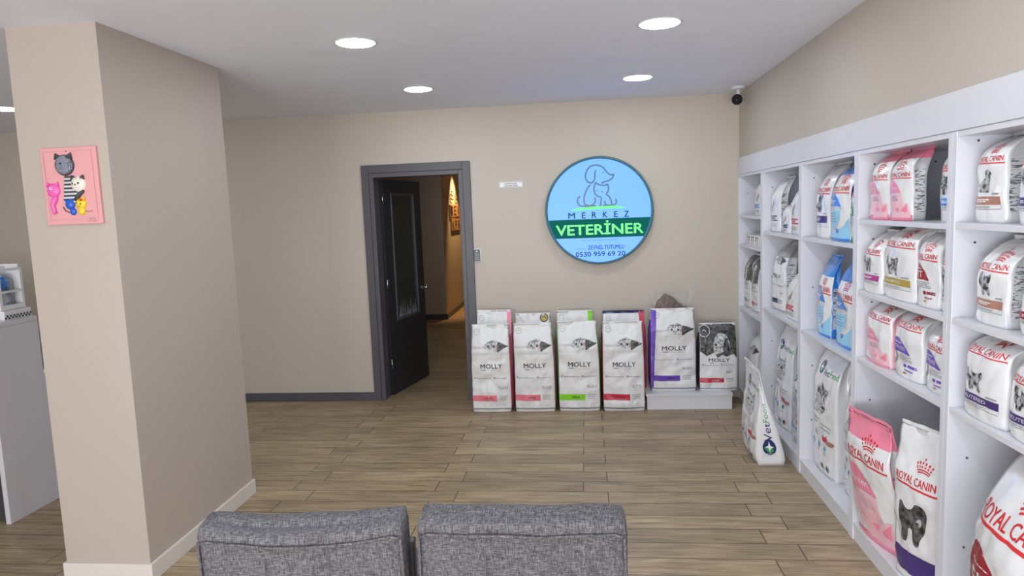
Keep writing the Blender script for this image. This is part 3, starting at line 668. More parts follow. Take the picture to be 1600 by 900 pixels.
# door plate, keypad
t = thing('door_plate', 'small white name plate with two dark lines left of the round sign', 'sign plate', (-.633, YB, 1.905))
bm = bmesh.new(); add_box(bm, -.102, .102, -.006, 0, -.026, .026, bev=.002); obj('plate', bm, M_WHITE, t)
p = Print(); p.stroke('border', [(-.097, -.021), (.097, -.021), (.097, .021), (-.097, .021), (-.097, -.021)], .003, M_GREY)
p.text('lettering', 'VETERİNER', 0, .009, .11, .013, M_BLACK, .01); p.text('lettering', 'MUAYENE ODASI', 0, -.010, .12, .012, M_BLACK, .01)
p.build(lambda f, x, z, off: Vector((x, -.006-off, z)), t, grid=0)
t = thing('keypad', 'small black access keypad on white back plate beside the door', 'keypad', (-.955, YB, 1.302))
bm = bmesh.new(); add_box(bm, -.036, .036, -.012, 0, -.056, .056, bev=.003); obj('back_plate', bm, M_PLAST, t)
bm = bmesh.new(); add_box(bm, -.028, .028, -.02, -.012, -.05, .05, bev=.002); obj('key_panel', bm, M_BLK, t)
p = Print()
for i in range(3):
    for j in range(4): p.rect('key', -.018+.014*i, -.010+.014*i, -.04+.016*j, -.031+.016*j, M_GREY)
p.ell('key', 0, .035, .006, .006, M_LBLUE)
p.build(lambda f, x, z, off: Vector((x, -.02-off, z)), t, grid=0)

# ------------------------------------------------------------------ round lit sign
SX, SZ, SR, SD = .118, 1.652, .457, .07
t = thing('round_sign', 'round backlit sign with dog and cat outline and green lettering', 'sign', (SX, YB, SZ))
bm = bmesh.new(); n = 96
ringp = [(SR-.004, -.0), (SR, -.003), (SR, -SD+.004), (SR-.004, -SD), (SR-.018, -SD), (SR-.020, -SD+.008), (SR-.020, 0)]
rings = [[bm.verts.new((r*math.cos(2*PI*k/n), y, r*math.sin(2*PI*k/n))) for k in range(n)] for r, y in ringp]
for a, b in zip(rings, rings[1:]+rings[:1]):
    for k in range(n): bm.faces.new((a[k], a[(k+1) % n], b[(k+1) % n], b[k])).smooth = True
obj('sign_rim', bm, mat('teal rim', (.02, .13, .17), .35), t)
E_FACE = mat('backlit face', (.02, .04, .06), .3, emit=(.20, .52, 2.1), spec=.2, es=1.0)
E_BAND = mat('backlit teal', (.0, .02, .02), .6, spec=.05, emit=(.004, .115, .085), es=1.0)
E_GREEN = mat('backlit green', (.02, .2, .05), .3, emit=(.06, .95, .14), es=1.0)
E_GREENL = mat('backlit pale green', (.02, .2, .05), .3, emit=(.28, .95, .42), es=1.0)
E_LINE = mat('backlit slate', (.01, .04, .06), .3, emit=(.012, .10, .14), es=1.0)
E_INK = mat('sign ink', (.01, .02, .05), .3, emit=(.005, .045, .09), es=1.0)
bm = bmesh.new(); add_disc(bm, (0, -SD+.008, 0), (0, 1, 0), SR-.020, .04, 96); obj('sign_face', bm, E_FACE, t)
kk = .457/370
def S1(zx, zy): return ((zx-792)*kk, -(zy-448+.041*(zx-792))*kk)          # from the 4.5x view of the sign
def S2(a, b): return S1((a/8.6486+845-760)*4.5, (b/8.6486+240-230)*4.5)     # from the 8.65x view
def S3(a, b): return S1((a/8.6486+845-760)*4.5, (b/8.6486+320-230)*4.5)
p = Print(); RI = SR-.021
zt, zb = S1(792, 503)[1], S1(792, 633)[1]
ang0, ang1 = math.asin(zt/RI), math.asin(zb/RI)
band = [(RI*math.cos(a), RI*math.sin(a)) for a in [ang1+(ang0-ang1)*i/12 for i in range(13)]]
p.poly('band', band+[(-x, z) for x, z in band[::-1]], E_BAND)
outl = [
 [(690, 410), (655, 400), (632, 370), (620, 330), (635, 265), (670, 210), (720, 183), (780, 178), (840, 200), (880, 240), (915, 285), (955, 305), (988, 300), (975, 340), (940, 372), (890, 390), (845, 405), (830, 418)],
 [(755, 245), (745, 290), (742, 345), (728, 385), (700, 408), (660, 402)],
 [(685, 430), (645, 480), (615, 540), (598, 600), (595, 660), (612, 695), (640, 705)],
 [(545, 585), (515, 615), (508, 660), (525, 700), (560, 715), (620, 712), (680, 705), (725, 680), (742, 640), (732, 600)],
 [(735, 445), (755, 408), (790, 432), (850, 442), (880, 442), (905, 428), (918, 470), (912, 520), (890, 555), (925, 590), (950, 640), (958, 690)],
 [(735, 445), (728, 500), (740, 550), (775, 585), (820, 592)],
 [(822, 600), (818, 650), (810, 705)],
 [(862, 645), (872, 680), (895, 700), (950, 705), (1000, 690), (1018, 655), (1005, 618)],
 [(560, 715), (640, 720), (700, 712), (750, 708)], [(790, 712), (820, 708)], [(835, 708), (890, 704), (990, 700)],
 [(835, 280), (862, 272), (868, 262)], [(750, 505), (768, 515), (782, 508)], [(818, 520), (838, 526), (855, 516)]]
for i, q in enumerate(outl):
    p.stroke('dog_and_cat_outline', smooth_line([S2(a, b) for a, b in q], 6), .0135 if i < 11 else .006, E_LINE)
p.poly('green_ground', smooth_line([S2(430, 775), S2(520, 742), S2(700, 722), S2(880, 712), S2(1000, 708), S2(1130, 735), S2(950, 742), S2(700, 758)], 4, True), E_GREEN)
for ch, a, wd in (('M', 425, 86), ('E', 585, 48), ('R', 722, 58), ('K', 868, 58), ('E', 1008, 46), ('Z', 1147, 58)):
    x, z = S2(a, 828-.041*(a-800)); p.text('lettering', ch, x, z, wd/8.65*4.5*kk, .050, E_LINE, .03)
x0, z0 = S3(215, 340); x1, z1 = S3(1360, 300)
# wide letters with a pale core
p.text('green_lettering', 'VETERİNER', (x0+x1)/2, S3(790, 305)[1], x1-x0, .115, E_GREENL, .016)
p.text('green_lettering', 'VETERİNER', (x0+x1)/2, S3(790, 305)[1], (x1-x0)*.992, .112, E_GREEN, 0)
p.text('small_lettering', 'MUAYENEHANESİ', S3(790, 475)[0], S3(790, 470)[1], .30, .015, E_LINE)
x, z = S3(870, 563); p.text('small_lettering', 'ZEYNEL TUTUMLU', x, z, 475/8.65*4.5*kk, .034, E_INK, .012)
x, z = S3(535, 585); p.text('small_lettering', 'VETERİNER', x, z-.004, 130/8.65*4.5*kk, .017, E_LINE)
x, z = S3(792, 655); p.text('phone_number', '0530 959 69 20', x, z, 655/8.65*4.5*kk, .040, E_INK, .016)
p.build(lambda f, x, z, off: Vector((x, -SD+.008-off, z)), t, grid=0, off=.0006, step=.0001)

# ------------------------------------------------------------------ clay cat plaque on the pillar
PW, PH = .268, .342
t = thing('cat_plaque', 'pink wall plaque with five clay cats hung on the pillar', 'wall plaque', (-2.284, 2.95, 1.876))
M_PB = mat('pink painted board', (.70, .33, .335), .5)
bm = bmesh.new(); add_box(bm, -PW/2, PW/2, -.014, 0, -PH/2, PH/2, bev=.002); obj('board', bm, M_PB, t)
def Q(zx, zy): l = 30+(zy-75)*.129; return ((zx-l)/558-.5)*PW, (.5-(zy-65+.04*(zx-l-279))/775)*PH
u = PW/558
p = Print()
mg = mat('plaque groove', (.38, .16, .17), .6)
p.stroke('groove', [Q(65, 115), Q(545, 95), Q(640, 785), Q(165, 800), Q(65, 115)], .0012, mg)
p.ell('nail', *Q(300, 105), .003, .003, M_BLACK)
for a0, b0, nn, ww in ((545, 777, 7, 11), (535, 803, 9, 11)):
    p.stroke('signature', smooth_line([Q(a0+i*ww, b0+(6 if i % 2 else -6)*(1 if i % 3 else .4)) for i in range(nn)]), .0009, M_BLACK)
p.build(lambda f, x, z, off: Vector((x, -.014-off, z)), t, grid=0)
M_CG = mat('grey clay', (.20, .22, .27), .4); M_CDK = mat('dark grey clay', (.05, .05, .055), .45); M_CP = mat('bright pink clay', (.78, .12, .42), .35)
M_CB = mat('blue clay', (.02, .11, .50), .35); M_CY = mat('yellow clay', (.78, .58, .02), .35)
def clay(name, cz, r, m, d=.016, ears=True, parent=t, face=None, earm=None):
    cx, cc = Q(*cz); bm = bmesh.new(); add_ball(bm, (cx, -.014, cc), r, d, r, seg=24, rings=16)
    if ears:
        for s in (-1, 1):
            vs = [bm.verts.new(v) for v in ((cx+s*r*.9, -.016, cc+r*.55), (cx+s*r*.35, -.016, cc+r*.9), (cx+s*r*.80, -.016, cc+r*1.15), (cx+s*r*.9, -.024, cc+r*.55), (cx+s*r*.35, -.024, cc+r*.9), (cx+s*r*.80, -.022, cc+r*1.15))]
            for f in ((0, 1, 2), (3, 5, 4), (0, 3, 4, 1), (1, 4, 5, 2), (2, 5, 3, 0)): bm.faces.new([vs[i] for i in f]).material_index = 1
    o = obj(name, bm, [m, earm or m], parent)
    return o, cx, cc
def facefn(cx, cc, r, d):
    def f(_, x, z, off):
        q = max(0, 1-((x-cx)/r)**2-((z-cc)/r)**2); return Vector((x, -.014-d*math.sqrt(q)-off-.0012, z))
    return f
o, cx, cc = clay('grey_cat_head', (288, 245), 98*u, M_CDK)
p = Print(); r = 98*u; pts = []
for i in range(44):
    a = 2*PI*i/44; q = r*(.93 if i % 2 else .74); pts.append((cx+q*math.cos(a), cc+q*math.sin(a)))
p.poly('pale_face', pts, M_CG); p.ell('nose', *Q(270, 228), 15*u, 8*u, M_BLACK); p.stroke('mouth', [Q(278, 240), Q(282, 275)], .001, M_BLACK)
p.stroke('mouth', smooth_line([Q(262, 285), Q(280, 272), Q(298, 285)]), .0012, M_BLACK)
for a, b in ((225, 240), (330, 232)): p.stroke('eye', smooth_line([Q(a-18, b), Q(a, b-8), Q(a+18, b)]), .0014, M_BLACK)
p.build(facefn(cx, cc, r, .016), o, grid=.01, off=.0004)
bm = bmesh.new()
for i in range(14):
    y0 = 355+i*19; xl, zt_ = Q(292, y0); xr, _ = Q(292+95+i*5, y0); _, z2 = Q(292, y0+19)
    add_box(bm, xl, xr, -.019, -.012, z2, zt_, mi=i % 2)
obj('striped_body', bm, [M_CDK, M_LGREY], t)
o, cx, cc = clay('white_cat_head', (432, 435), 74*u, M_CREAM, earm=M_CDK)
p = Print()
for a, b in ((390, 430), (450, 425)): p.ell('eye', *Q(a, b), 9*u, 10*u, M_BLACK, 12)
p.ell('nose', *Q(420, 440), 9*u, 6*u, M_BLACK, 10); p.stroke('mouth', [Q(412, 470), Q(440, 468)], .001, M_RED); p.ell('cheek', *Q(388, 462), 9*u, 6*u, M_PINKL, 10); p.ell('cheek', *Q(462, 460), 9*u, 6*u, M_PINKL, 10)
for a, b in ((425, 375), (462, 378)): p.stroke('stripe', [Q(a-6, b-10), Q(a, b+12)], .002, M_BLACK)
p.build(facefn(cx, cc, 74*u, .016), o, grid=.01, off=.0004)
bm = bmesh.new(); add_tube(bm, [Vector((Q(a, b)[0], -.018, Q(a, b)[1])) for a, b in ((490, 500), (455, 530), (430, 560), (410, 600))], [.006, .009, .011, .008], 10); obj('white_cat_tail', bm, M_CDK, t)
o, cx, cc = clay('pink_cat_head', (185, 500), 68*u, M_CP)
p = Print()
for a, b in ((135, 512), (180, 478)): p.ell('eye', *Q(a, b), 15*u, 13*u, M_WHITE, 12); p.ell('eye', *Q(a+2, b-2), 7*u, 7*u, M_BLACK, 12)
p.build(facefn(cx, cc, 68*u, .016), o, grid=.01, off=.0004)
bm = bmesh.new(); add_tube(bm, [Vector((Q(a, b)[0], -.018, Q(a, b)[1])) for a, b in ((225, 560), (200, 600), (185, 650), (200, 700), (215, 735))], [.008, .014, .011, .010, .008], 12); obj('pink_cat_body', bm, M_CP, t)
o, cx, cc = clay('blue_cat_head', (355, 640), 48*u, M_CB)
bm = bmesh.new(); q = Q(388, 712); add_ball(bm, (q[0], -.016, q[1]), 32*u, .011, 34*u); obj('blue_cat_body', bm, M_CB, t)
bm = bmesh.new(); add_tube(bm, [Vector((Q(a, b)[0], -.016, Q(a, b)[1])) for a, b in ((350, 720), (310, 705), (285, 665))], .0022, 8); obj('blue_cat_tail', bm, M_CDK, t)
o, cx, cc = clay('yellow_cat_head', (465, 630), 52*u, M_CY)
p = Print()
for a, b in ((430, 625), (480, 632)): p.ell('eye', *Q(a, b), 8*u, 7*u, M_BLACK, 12)
p.ell('patch', *Q(480, 592), 22*u, 12*u, M_RED, 12); p.stroke('mouth', smooth_line([Q(445, 652), Q(460, 660), Q(475, 650)]), .0014, M_BLACK)
p.build(facefn(cx, cc, 52*u, .016), o, grid=.01, off=.0004)
bm = bmesh.new(); q = Q(475, 705); add_ball(bm, (q[0], -.016, q[1]), 34*u, .011, 38*u); obj('yellow_cat_body', bm, M_CY, t)
bm = bmesh.new(); add_tube(bm, [Vector((Q(a, b)[0], -.016, Q(a, b)[1])) for a, b in ((510, 705), (545, 712), (580, 702))], .0022, 8); obj('yellow_cat_tail', bm, M_BROWN, t)

# ================================================================== SHELVING
YS = [6.078, 5.285, 4.36, 3.49, 2.62, 1.75]
LEV = [[1.57, 1.33, .80], [1.463, .907], [1.463, .903], [1.585, 1.25, .928], [1.59, 1.255, .93]]
WHERE = ['with four tiers, farthest, next to the back wall', 'with three tiers, second from the back wall', 'holding blue bags, third from the back wall', 'with pink bags on top, fourth from the back wall', 'nearest to the viewer at the right edge']
TH = .028; XB = 1.705
for i in range(5):
    y1, y0 = YS[i], YS[i+1]
    t = thing('shelf_unit', 'white open shelving unit '+WHERE[i], 'shelf', (XS, (y0+y1)/2, 0), group='white shelving units along the right wall')
    yc = (y0+y1)/2
    for a, b in ((y0+.0005, y0+TH), (y1-TH, y1-.0005)):
        bm = bmesh.new(); add_box(bm, 0, XB-XS, a-yc, b-yc, .0, 1.906, bev=.0012)
        inner = b-yc if a < yc else a-yc
        for zz in (.28, .62, 1.10, 1.40, 1.75):
            for xx in (.07, .34): add_disc(bm, (xx, inner, zz+.03*i), (0, 1 if a < yc else -1, 0), .0045, .0012, 10, mi=1)
        obj('side_panel', bm, [M_BOARD, M_HOLE], t)
    ya, yb = y0+TH-yc, y1-TH-yc
    for zz in LEV[i]:
        bm = bmesh.new(); add_box(bm, .003, XB-XS-.008, ya, yb, zz-.020, zz, bev=.001); obj('shelf_board', bm, M_EDGE, t)
    bm = bmesh.new(); add_box(bm, .002, XB-XS-.008, ya, yb, .07, .09); add_box(bm, .006, .024, ya, yb, 0, .07); obj('bottom_shelf', bm, M_EDGE, t)
    bm = bmesh.new(); add_box(bm, .002, XB-XS-.008, ya, yb, 1.886, 1.906); obj('top_panel', bm, M_EDGE, t)
    bm = bmesh.new(); add_box(bm, XB-XS-.008, XB-XS, ya, yb, .0, 1.906); obj('back_panel', bm, M_BOARD, t)
bm = bmesh.new(); add_box(bm, XS-.004, XS+.018, 1.72, 6.077, 1.9065, 2.042, bev=.0015); add_box(bm, XS-.002, XS+.02, 1.72, 6.077, 1.912, 1.914)
o = obj('fascia_board', bm, M_BOARD); tag(o, 'long white fascia board running above the whole shelving', 'board')

# low white platform
bm = bmesh.new(); add_box(bm, .46, 1.16, 5.71, 6.06, .112, .134, bev=.0015); add_box(bm, .47, 1.155, 5.716, 6.06, 0, .112)
o = obj('low_platform', bm, M_EDGE); tag(o, 'low white plinth on the floor carrying two bags', 'platform')

# ================================================================== BAGS ON THE FLOOR
GF = 'bags standing in front of the back wall'
def mol(c, num, **k): return lambda p, W, H: d_molly(p, W, H, c, num, **k)
def molb(c, num, s, side=1):
    def f(p, W, H):
        d_molly(p, W, H, c, num)
        p.poly('edge_stripe', [(side*.37*W, H*.999), (side*.495*W, H*.999), (side*.495*W, .05*H), (side*.45*W, .05*H)], s)
    return f
kw = dict(rz=0, film=M_WPAPER, k=.75, pinch=.72, flat=True, flare=1.08, amp=.014, seal=.006, foldv=.70, group=GF)
bag('white cat food bag with salmon label, front row, next to the door', -.82, 5.655, 0, .325, .735, .15, mol(M_SALMON, '%60'), side=M_PINK, tilt=-.03, **kw)
bag('white cat food bag with salmon label, front row, second from the door', -.455, 5.655, 0, .33, .735, .15, mol(M_SALMON, '%60'), side=M_PINK, tilt=-.03, shear=-.03, **kw)
bag('white cat food bag with lime green label in the front row', -.085, 5.66, 0, .335, .745, .15, mol(M_GREEN, '%61'), side=M_GREEN, tilt=-.03, shear=-.03, **kw)
bag('white cat food bag with dark red label in the front row', .28, 5.655, 0, .335, .735, .15, mol(M_CRIM, '%75'), side=M_CRIM, tilt=-.03, **kw)
kw['foldv'] = None
def gold(p, W, H):
    d_molly(p, W, H, M_SALMON, '%60'); p.ell('gold_badge', .33*W, .955*H, .038, .038, M_BLACK); p.ell('gold_badge', .33*W, .955*H, .030, .030, M_GOLD); p.stroke('gold_badge', [(.28*W, .955*H), (.33*W, .975*H), (.38*W, .945*H)], .006, M_BLACK)
bag('white bag with pink edge standing behind the bag next to the door', -.81, 5.885, 0, .31, .825, .13, molb(M_SALMON, '%60', M_PINK), side=M_PINK, **kw)
bag('white bag with black and gold round badge in the back row', -.475, 5.885, 0, .31, .79, .13, gold, side=M_PINKL, **kw)
bag('white bag with green edge half hidden in the back row', -.115, 5.885, 0, .315, .805, .13, molb(M_GREEN, '%61', M_GREEN), side=M_GREEN, **kw)
bag('white bag with red edges and open dark top in the back row', .30, 5.885, 0, .36, .795, .13, molb(M_CRIM, '%75', M_CRIM), side=M_CRIM, top=M_NAVY, topv=.975, **kw)
bag('tall white cat food bag with violet label and violet side on the plinth', .697, 5.775, .134, .365, .685, .15, molb(M_PURPLE, '%80', M_PURPLE, -1), side=M_PURPLE, **kw)
bag('white dog food bag with grey spaniel picture and red label on the plinth', 1.06, 5.775, .134, .30, .555, .13, mol(M_CRIM, '', dog=True) if False else (lambda p, W, H: d_molly(p, W, H, M_CRIM, '', dog=True, word='adult')), side=M_FURD, **kw)

# clear bag of kibble behind the violet bag
t = thing('kibble_bag', 'clear plastic bag of brown kibble showing behind the violet bag', 'bag', (.71, 5.985, .134), group=GF)
bm = bmesh.new(); bmesh.ops.create_icosphere(bm, subdivisions=5, radius=1)
for v in bm.verts:
    n1 = noise.noise(v.co*2.3); s = 1 + .10*n1
    v.co = Vector([math.copysign(abs(c)**.55, c) for c in v.co]); zz = v.co.z
    v.co = Vector((v.co.x*.175*s, v.co.y*.052*s, .395+zz*.385 + (.045*math.cos(v.co.x*3.4+.9)-.035+.02*noise.noise(Vector((v.co.x*5, 3, 0))))*max(0, zz)))
    v.co += v.co.normalized()*.003*noise.noise(v.co*90)
for f in bm.faces: f.smooth = True
obj('kibble', bm, M_KIB, t)
m_clear = mat('clear film', (.9, .9, .92), .15, alpha=.10)
bm = bmesh.new(); bmesh.ops.create_icosphere(bm, subdivisions=4, radius=1)
for v in bm.verts:
    s = 1+.04*noise.noise(v.co*3)
    v.co = Vector([math.copysign(abs(c)**.55, c) for c in v.co]); zz = v.co.z
    up_ = max(0, zz); v.co = Vector((v.co.x*.178*s, v.co.y*.058*s, .40+zz*.392+.045*up_*abs(v.co.x)**1.2 + .014*up_*noise.noise(Vector((v.co.x*9, 0, 1)))))
for f in bm.faces: f.smooth = True
obj('clear_film', bm, m_clear, t)
for sx in (-1, 1):
    bm = bmesh.new(); b0 = Vector((sx*.13, 0, .69))
    add_tube(bm, [b0, b0+Vector((sx*.02, .0, .05)), b0+Vector((sx*.03, 0, .09)), b0+Vector((sx*.035, 0, .125))], [.02, .010, .012, .026], 10)
    for v in bm.verts: v.co.y *= .5
    obj('gathered_corner', bm, m_clear, t)

# leaning vet bag on the floor by the shelves
bag('white bag with vertical green lettering standing on the floor against the shelving', 1.045, 4.66, 0, .42, .61, .20, lambda p, W, H: d_vet(p, W, H, 'catface'), sidedraw=vfside, pinch=.05, k=.85, amp=.008, flat=True, lean=-.075, group='bags of pet food', topv=2, rz=-PI/2)

# ================================================================== BAGS ON THE SHELVES
GS = 'bags of pet food on the right-hand shelves'
def roy(kind, *a, **k): return lambda p, W, H: d_royal(p, W, H, kind, *a, **k)
kw = dict(group=GS)
# unit 1 (far)
bag('white bag with blue mark on the top tier of the farthest shelf unit', 1.33, 5.62, 1.57, .26, .285, .09, lambda p, W, H: d_plain(p, W, H, M_BLUE, txt=''), bend=.03, **kw)
for j, (yy, xx, c) in enumerate(((5.86, 1.32, M_CRIM), (5.74, 1.323, M_GOLD), (5.62, 1.326, M_CRIM))):
    t = thing('food_carton', 'small white printed carton on the narrow tier, ' + ('nearest the back wall', 'middle of the three', 'nearest the viewer')[j], 'box', (xx, yy, 1.33), group='small cartons on the farthest shelf unit')
    bm = bmesh.new(); add_box(bm, 0, .13, -.055, .055, 0, .085, bev=.0012); obj('carton', bm, M_WPAPER, t)
    p = Print()
    for k in (-1, 1):
        p.rect('carton_print', k*.027-.016, k*.027+.016, .060, .072, M_BLACK); shape(p, 'carton_print', CATST, k*.027-.012, k*.027+.012, .030, .055, M_BLACK); p.ell('carton_print', k*.027, .016, .008, .008, c)
    p.build(lambda f, x, z, off: Vector((-off, -x, z)), t, grid=0)
for yy, c, wdd in ((5.925, M_TEAL, 'teal'), (5.685, M_CRIM, 'red')):
    bag('white bag with black dog picture and %s label on the farthest shelf unit' % wdd, 1.315, yy, .80, .225, .44, .08, (lambda c: lambda p, W, H: d_molly(p, W, H, c, '', dog=True))(c), film=M_WPAPER, bend=.03, pinch=.75, **kw)
bag('white bag with lime label on the bottom tier of the farthest unit', 1.30, 5.85, .09, .34, .50, .11, mol(M_GREEN, '%61'), film=M_WPAPER, bend=.03, lean=.04, **kw)
# unit 2
bag('white bag with folded-back top, left end of the second unit top tier', 1.325, 5.135, 1.463, .22, .375, .09, lambda p, W, H: d_plain(p, W, H, M_NAVY, txt=''), tw=.9, bend=.05, pinch=.55, sidedraw=tinyside(), **kw)
bag('small white bag between two larger ones on the second unit top tier', 1.325, 4.85, 1.463, .16, .19, .08, lambda p, W, H: d_plain(p, W, H, M_NAVY), **kw)
bag('white bag with rounded shoulders, right end of the second unit top tier', 1.322, 4.63, 1.463, .215, .33, .09, lambda p, W, H: d_plain(p, W, H, M_CRIM), pinch=.5, bend=.05, **kw)
bag('grey-topped opened bag with navy label on the second unit middle tier', 1.322, 5.05, .907, .33, .475, .12, mol(M_NAVY, ''), film=M_WPAPER, top=mat('grey film', (.35, .35, .33), .25, coat=.3), topv=.80, tw=.8, side=M_SILVER, sidedraw=tinyside(), amp=.012, bend=.05, **kw)
bag('smaller white bag with red mark on the second unit middle tier', 1.315, 4.685, .907, .26, .31, .10, lambda p, W, H: d_plain(p, W, H, M_CRIM), pinch=.45, bend=.04, **kw)
bag('tall white bag with kitten face leaning on the second unit bottom tier', 1.335, 5.02, .09, .38, .70, .11, lambda p, W, H: d_vet(p, W, H, 'catface'), lean=.03, amp=.012, **kw)
bag('white bag with green side lettering on the second unit bottom tier', 1.335, 4.63, .09, .24, .52, .12, lambda p, W, H: d_vet(p, W, H, 'catface'), sidedraw=vfside, amp=.010, **kw)
# unit 3
bag('white bag with purple band, left end of the third unit top tier', 1.322, 4.135, 1.463, .215, .412, .09, roy('vet', M_DPURPLE, '', pet='dog', zt=.66), bend=.06, pinch=.40, **kw)
bag('blue-topped white bag in the middle of the third unit top tier', 1.31, 3.83, 1.463, .27, .412, .11, roy('blue', word='', zt=.66), side=M_NAVY, top=M_BLUE, topv=.80, bend=.06, pinch=.55, **kw)
bag('green-sided bag at the right end of the third unit top tier', 1.312, 3.605, 1.463, .15, .35, .10, roy('leaf', M_DGREEN, ''), side=M_DGREEN, top=M_DGREEN, topv=.88, bottom=M_DGREEN, bend=.05, **kw)
bag('blue and white bag with raised flat top, left on the third unit middle tier', 1.335, 4.125, .903, .225, .455, .09, roy('blue', word='', zt=.60), side=M_BLUE, top=M_BLUE, topv=.735, tw=.80, bend=.04, pinch=.60, flat=True, sidedraw=lambda p, D, H: p.rect('side_print', -.36*D, .36*D, .12*H, .62*H, M_TINY, 'right'), **kw)
bag('blue and white bag beside the upright, right on the third unit middle tier', 1.33, 3.79, .903, .275, .455, .10, roy('blue', word='', zt=.60), side=M_BLUE, top=M_BLUE, topv=.735, tw=.80, bend=.04, pinch=.60, flat=True, **kw)
bag('tall white bag with husky portrait on the third unit bottom tier', 1.335, 4.12, .09, .38, .755, .12, lambda p, W, H: d_vet(p, W, H, 'husky'), bend=.05, amp=.009, pinch=.7, **kw)
bag('white bag with round blue logo behind the large pink bag', 1.36, 3.705, .09, .34, .68, .12, lambda p, W, H: d_vet(p, W, H, 'husky'), bend=.05, **kw)
# unit 4
pk = dict(side=M_SILVER, top=M_PINK, topv=.87, bottom=M_PINK)
bag('pink and white kitten bag, left of the pair on the fourth unit top tier', 1.31, 3.33, 1.585, .20, .292, .085, roy('kitten', zt=.66), bend=.025, pinch=.7, **pk, **kw)
bag('pink and white kitten bag, right of the pair on the fourth unit top tier', 1.31, 3.127, 1.585, .20, .292, .095, roy('kitten', zt=.66), sidedraw=tinyside(), bend=.025, pinch=.7, **pk, **kw)
bag('white bag with blue band alone at the right of the fourth unit top tier', 1.33, 2.745, 1.585, .18, .292, .09, roy('vet', M_BLUE, ''), bend=.02, **kw)
bag('white bag with magenta band on the fourth unit second tier', 1.29, 3.342, 1.25, .19, .275, .09, roy('vet', M_MAGENTA, ''), bend=.04, **kw)
bag('white bag with olive gold band on the fourth unit second tier', 1.30, 3.10, 1.25, .285, .30, .10, roy('vet', M_GOLD, 'URINARY S/O', zt=.80), bend=.02, pinch=.75, **kw)
bag('white bag with dark red leaf label on the fourth unit second tier', 1.31, 2.868, 1.25, .178, .29, .09, roy('leaf', M_DRED, 'FIT'), bend=.02, pinch=.7, **kw)
bag('white bag with blue band beside the upright on the fourth unit second tier', 1.32, 2.712, 1.25, .13, .28, .09, roy('vet', mat('mid blue print', (.03, .20, .42), .35), 'HYPOALLERGENIC'), bend=.03, **kw)
bag('white and pink kitten bag, leftmost on the fourth unit third tier', 1.30, 3.30, .928, .265, .272, .10, roy('kitten', zt=.80), bend=.03, side=M_PINKL, pinch=.7, **kw)
bag('white bag with violet leaf label, middle of the fourth unit third tier', 1.31, 3.025, .928, .245, .275, .10, roy('leaf', M_PURPLE, 'STERILISED', zt=.82), bend=.02, pinch=.75, **kw)
bag('white bag with violet leaf label, rightmost on the fourth unit third tier', 1.318, 2.775, .928, .225, .268, .10, roy('leaf', M_PURPLE, 'STERILISED', zt=.68), bend=.02, pinch=.65, **kw)
bag('large pink and white kitten bag with raised pink top on the bottom tier', 1.301, 3.244, .09, .335, .60, .12, roy('kitten', zt=.70), side=M_WFILM, top=M_PINK, topv=.80, bottom=M_PINK, bend=.0, lean=-.10, rz=math.radians(-79), flat=True, pinch=.68, sidedraw=lambda p, D, H: (p.rect('side_print', -.36*D, .36*D, .12*H, .66*H, M_TINY, 'right'), p.rect('side_edge', -.495*D, -.38*D, .02*H, .79*H, M_PINK, 'right')), amp=.009, **kw)
bag('large white bag with black dog picture and dark purple band on the bottom tier', 1.313, 2.875, .09, .27, .655, .12, lambda p, W, H: (p.text('logo', 'ROYAL CANIN', -.04*W, .68*H, .74*W, .05*H, M_RED, .012), crown(p, 'logo', .1*W, .775*H, .24*W, M_RED), p.stroke('logo', [(-.42*W, .64*H), (.40*W, .63*H)], .012*H, M_RED), animal(p, 'blackdog', -.32*W, .22*W, .27*H, .54*H), p.poly('label_band', [(-.47*W, .20*H), (.35*W, .20*H), (.35*W, .06*H), (-.47*W, .06*H)], M_DPURPLE)), bend=.0, lean=-.02, rz=math.radians(-70), flat=True, pinch=.66, amp=.014, sidedraw=tinyside(), **kw)
t = thing('storage_box', 'dark blue box behind the large white bag on the bottom tier', 'box', (1.56, 2.82, .09))
bm = bmesh.new(); add_box(bm, 0, .12, -.13, .13, 0, .64, bev=.004); obj('carton', bm, M_NAVY, t)
bm = bmesh.new(); add_box(bm, -.003, .123, -.133, .133, .6405, .68, bev=.003); obj('lid', bm, mat('blue lid', (.02, .04, .17), .35), t)
# unit 5 (near)
bag('white bag with dalmatian picture and copper band on the nearest unit', 1.32, 2.476, 1.59, .165, .285, .12, roy('vet', M_BROWN, '', pet='dog', zt=.74), sidedraw=tinyside(), bend=.02, k=.8, pinch=.72, **kw)
bag('white bag with purple band at the right edge of the nearest unit top tier', 1.30, 2.20, 1.59, .20, .27, .11, roy('vet', M_DPURPLE, '', zt=.72), bend=.02, **kw)
bag('white bag with cat picture and copper band on the nearest unit second tier', 1.31, 2.425, 1.255, .18, .28, .12, roy('vet', M_BROWN, '', zt=.70), side=M_SILVER, sidedraw=tinyside(), bend=.03, pinch=.55, k=.8, **kw)
bag('white bag with dark red band at the right edge of the nearest unit second tier', 1.30, 2.165, 1.255, .20, .25, .11, roy('vet', M_DRED, '', zt=.75), bend=.03, **kw)
bag('white neutered cat bag with purple band, left on the nearest unit third tier', 1.293, 2.435, .93, .25, .275, .12, roy('vet', M_DPURPLE, 'NEUTERED', zt=.86), bend=.02, pinch=.8, **kw)
bag('white neutered cat bag with purple band, right on the nearest unit third tier', 1.298, 2.18, .93, .24, .27, .11, roy('vet', M_DPURPLE, 'NEUTERED', zt=.72), bend=.02, pinch=.65, **kw)
bag('very large white bag with dark red leaf label on the nearest bottom tier', 1.215, 2.165, .09, .42, .80, .24, roy('leaf', M_DRED, 'FIT', zt=.735), bend=.07, pinch=.50, amp=.010, **kw)

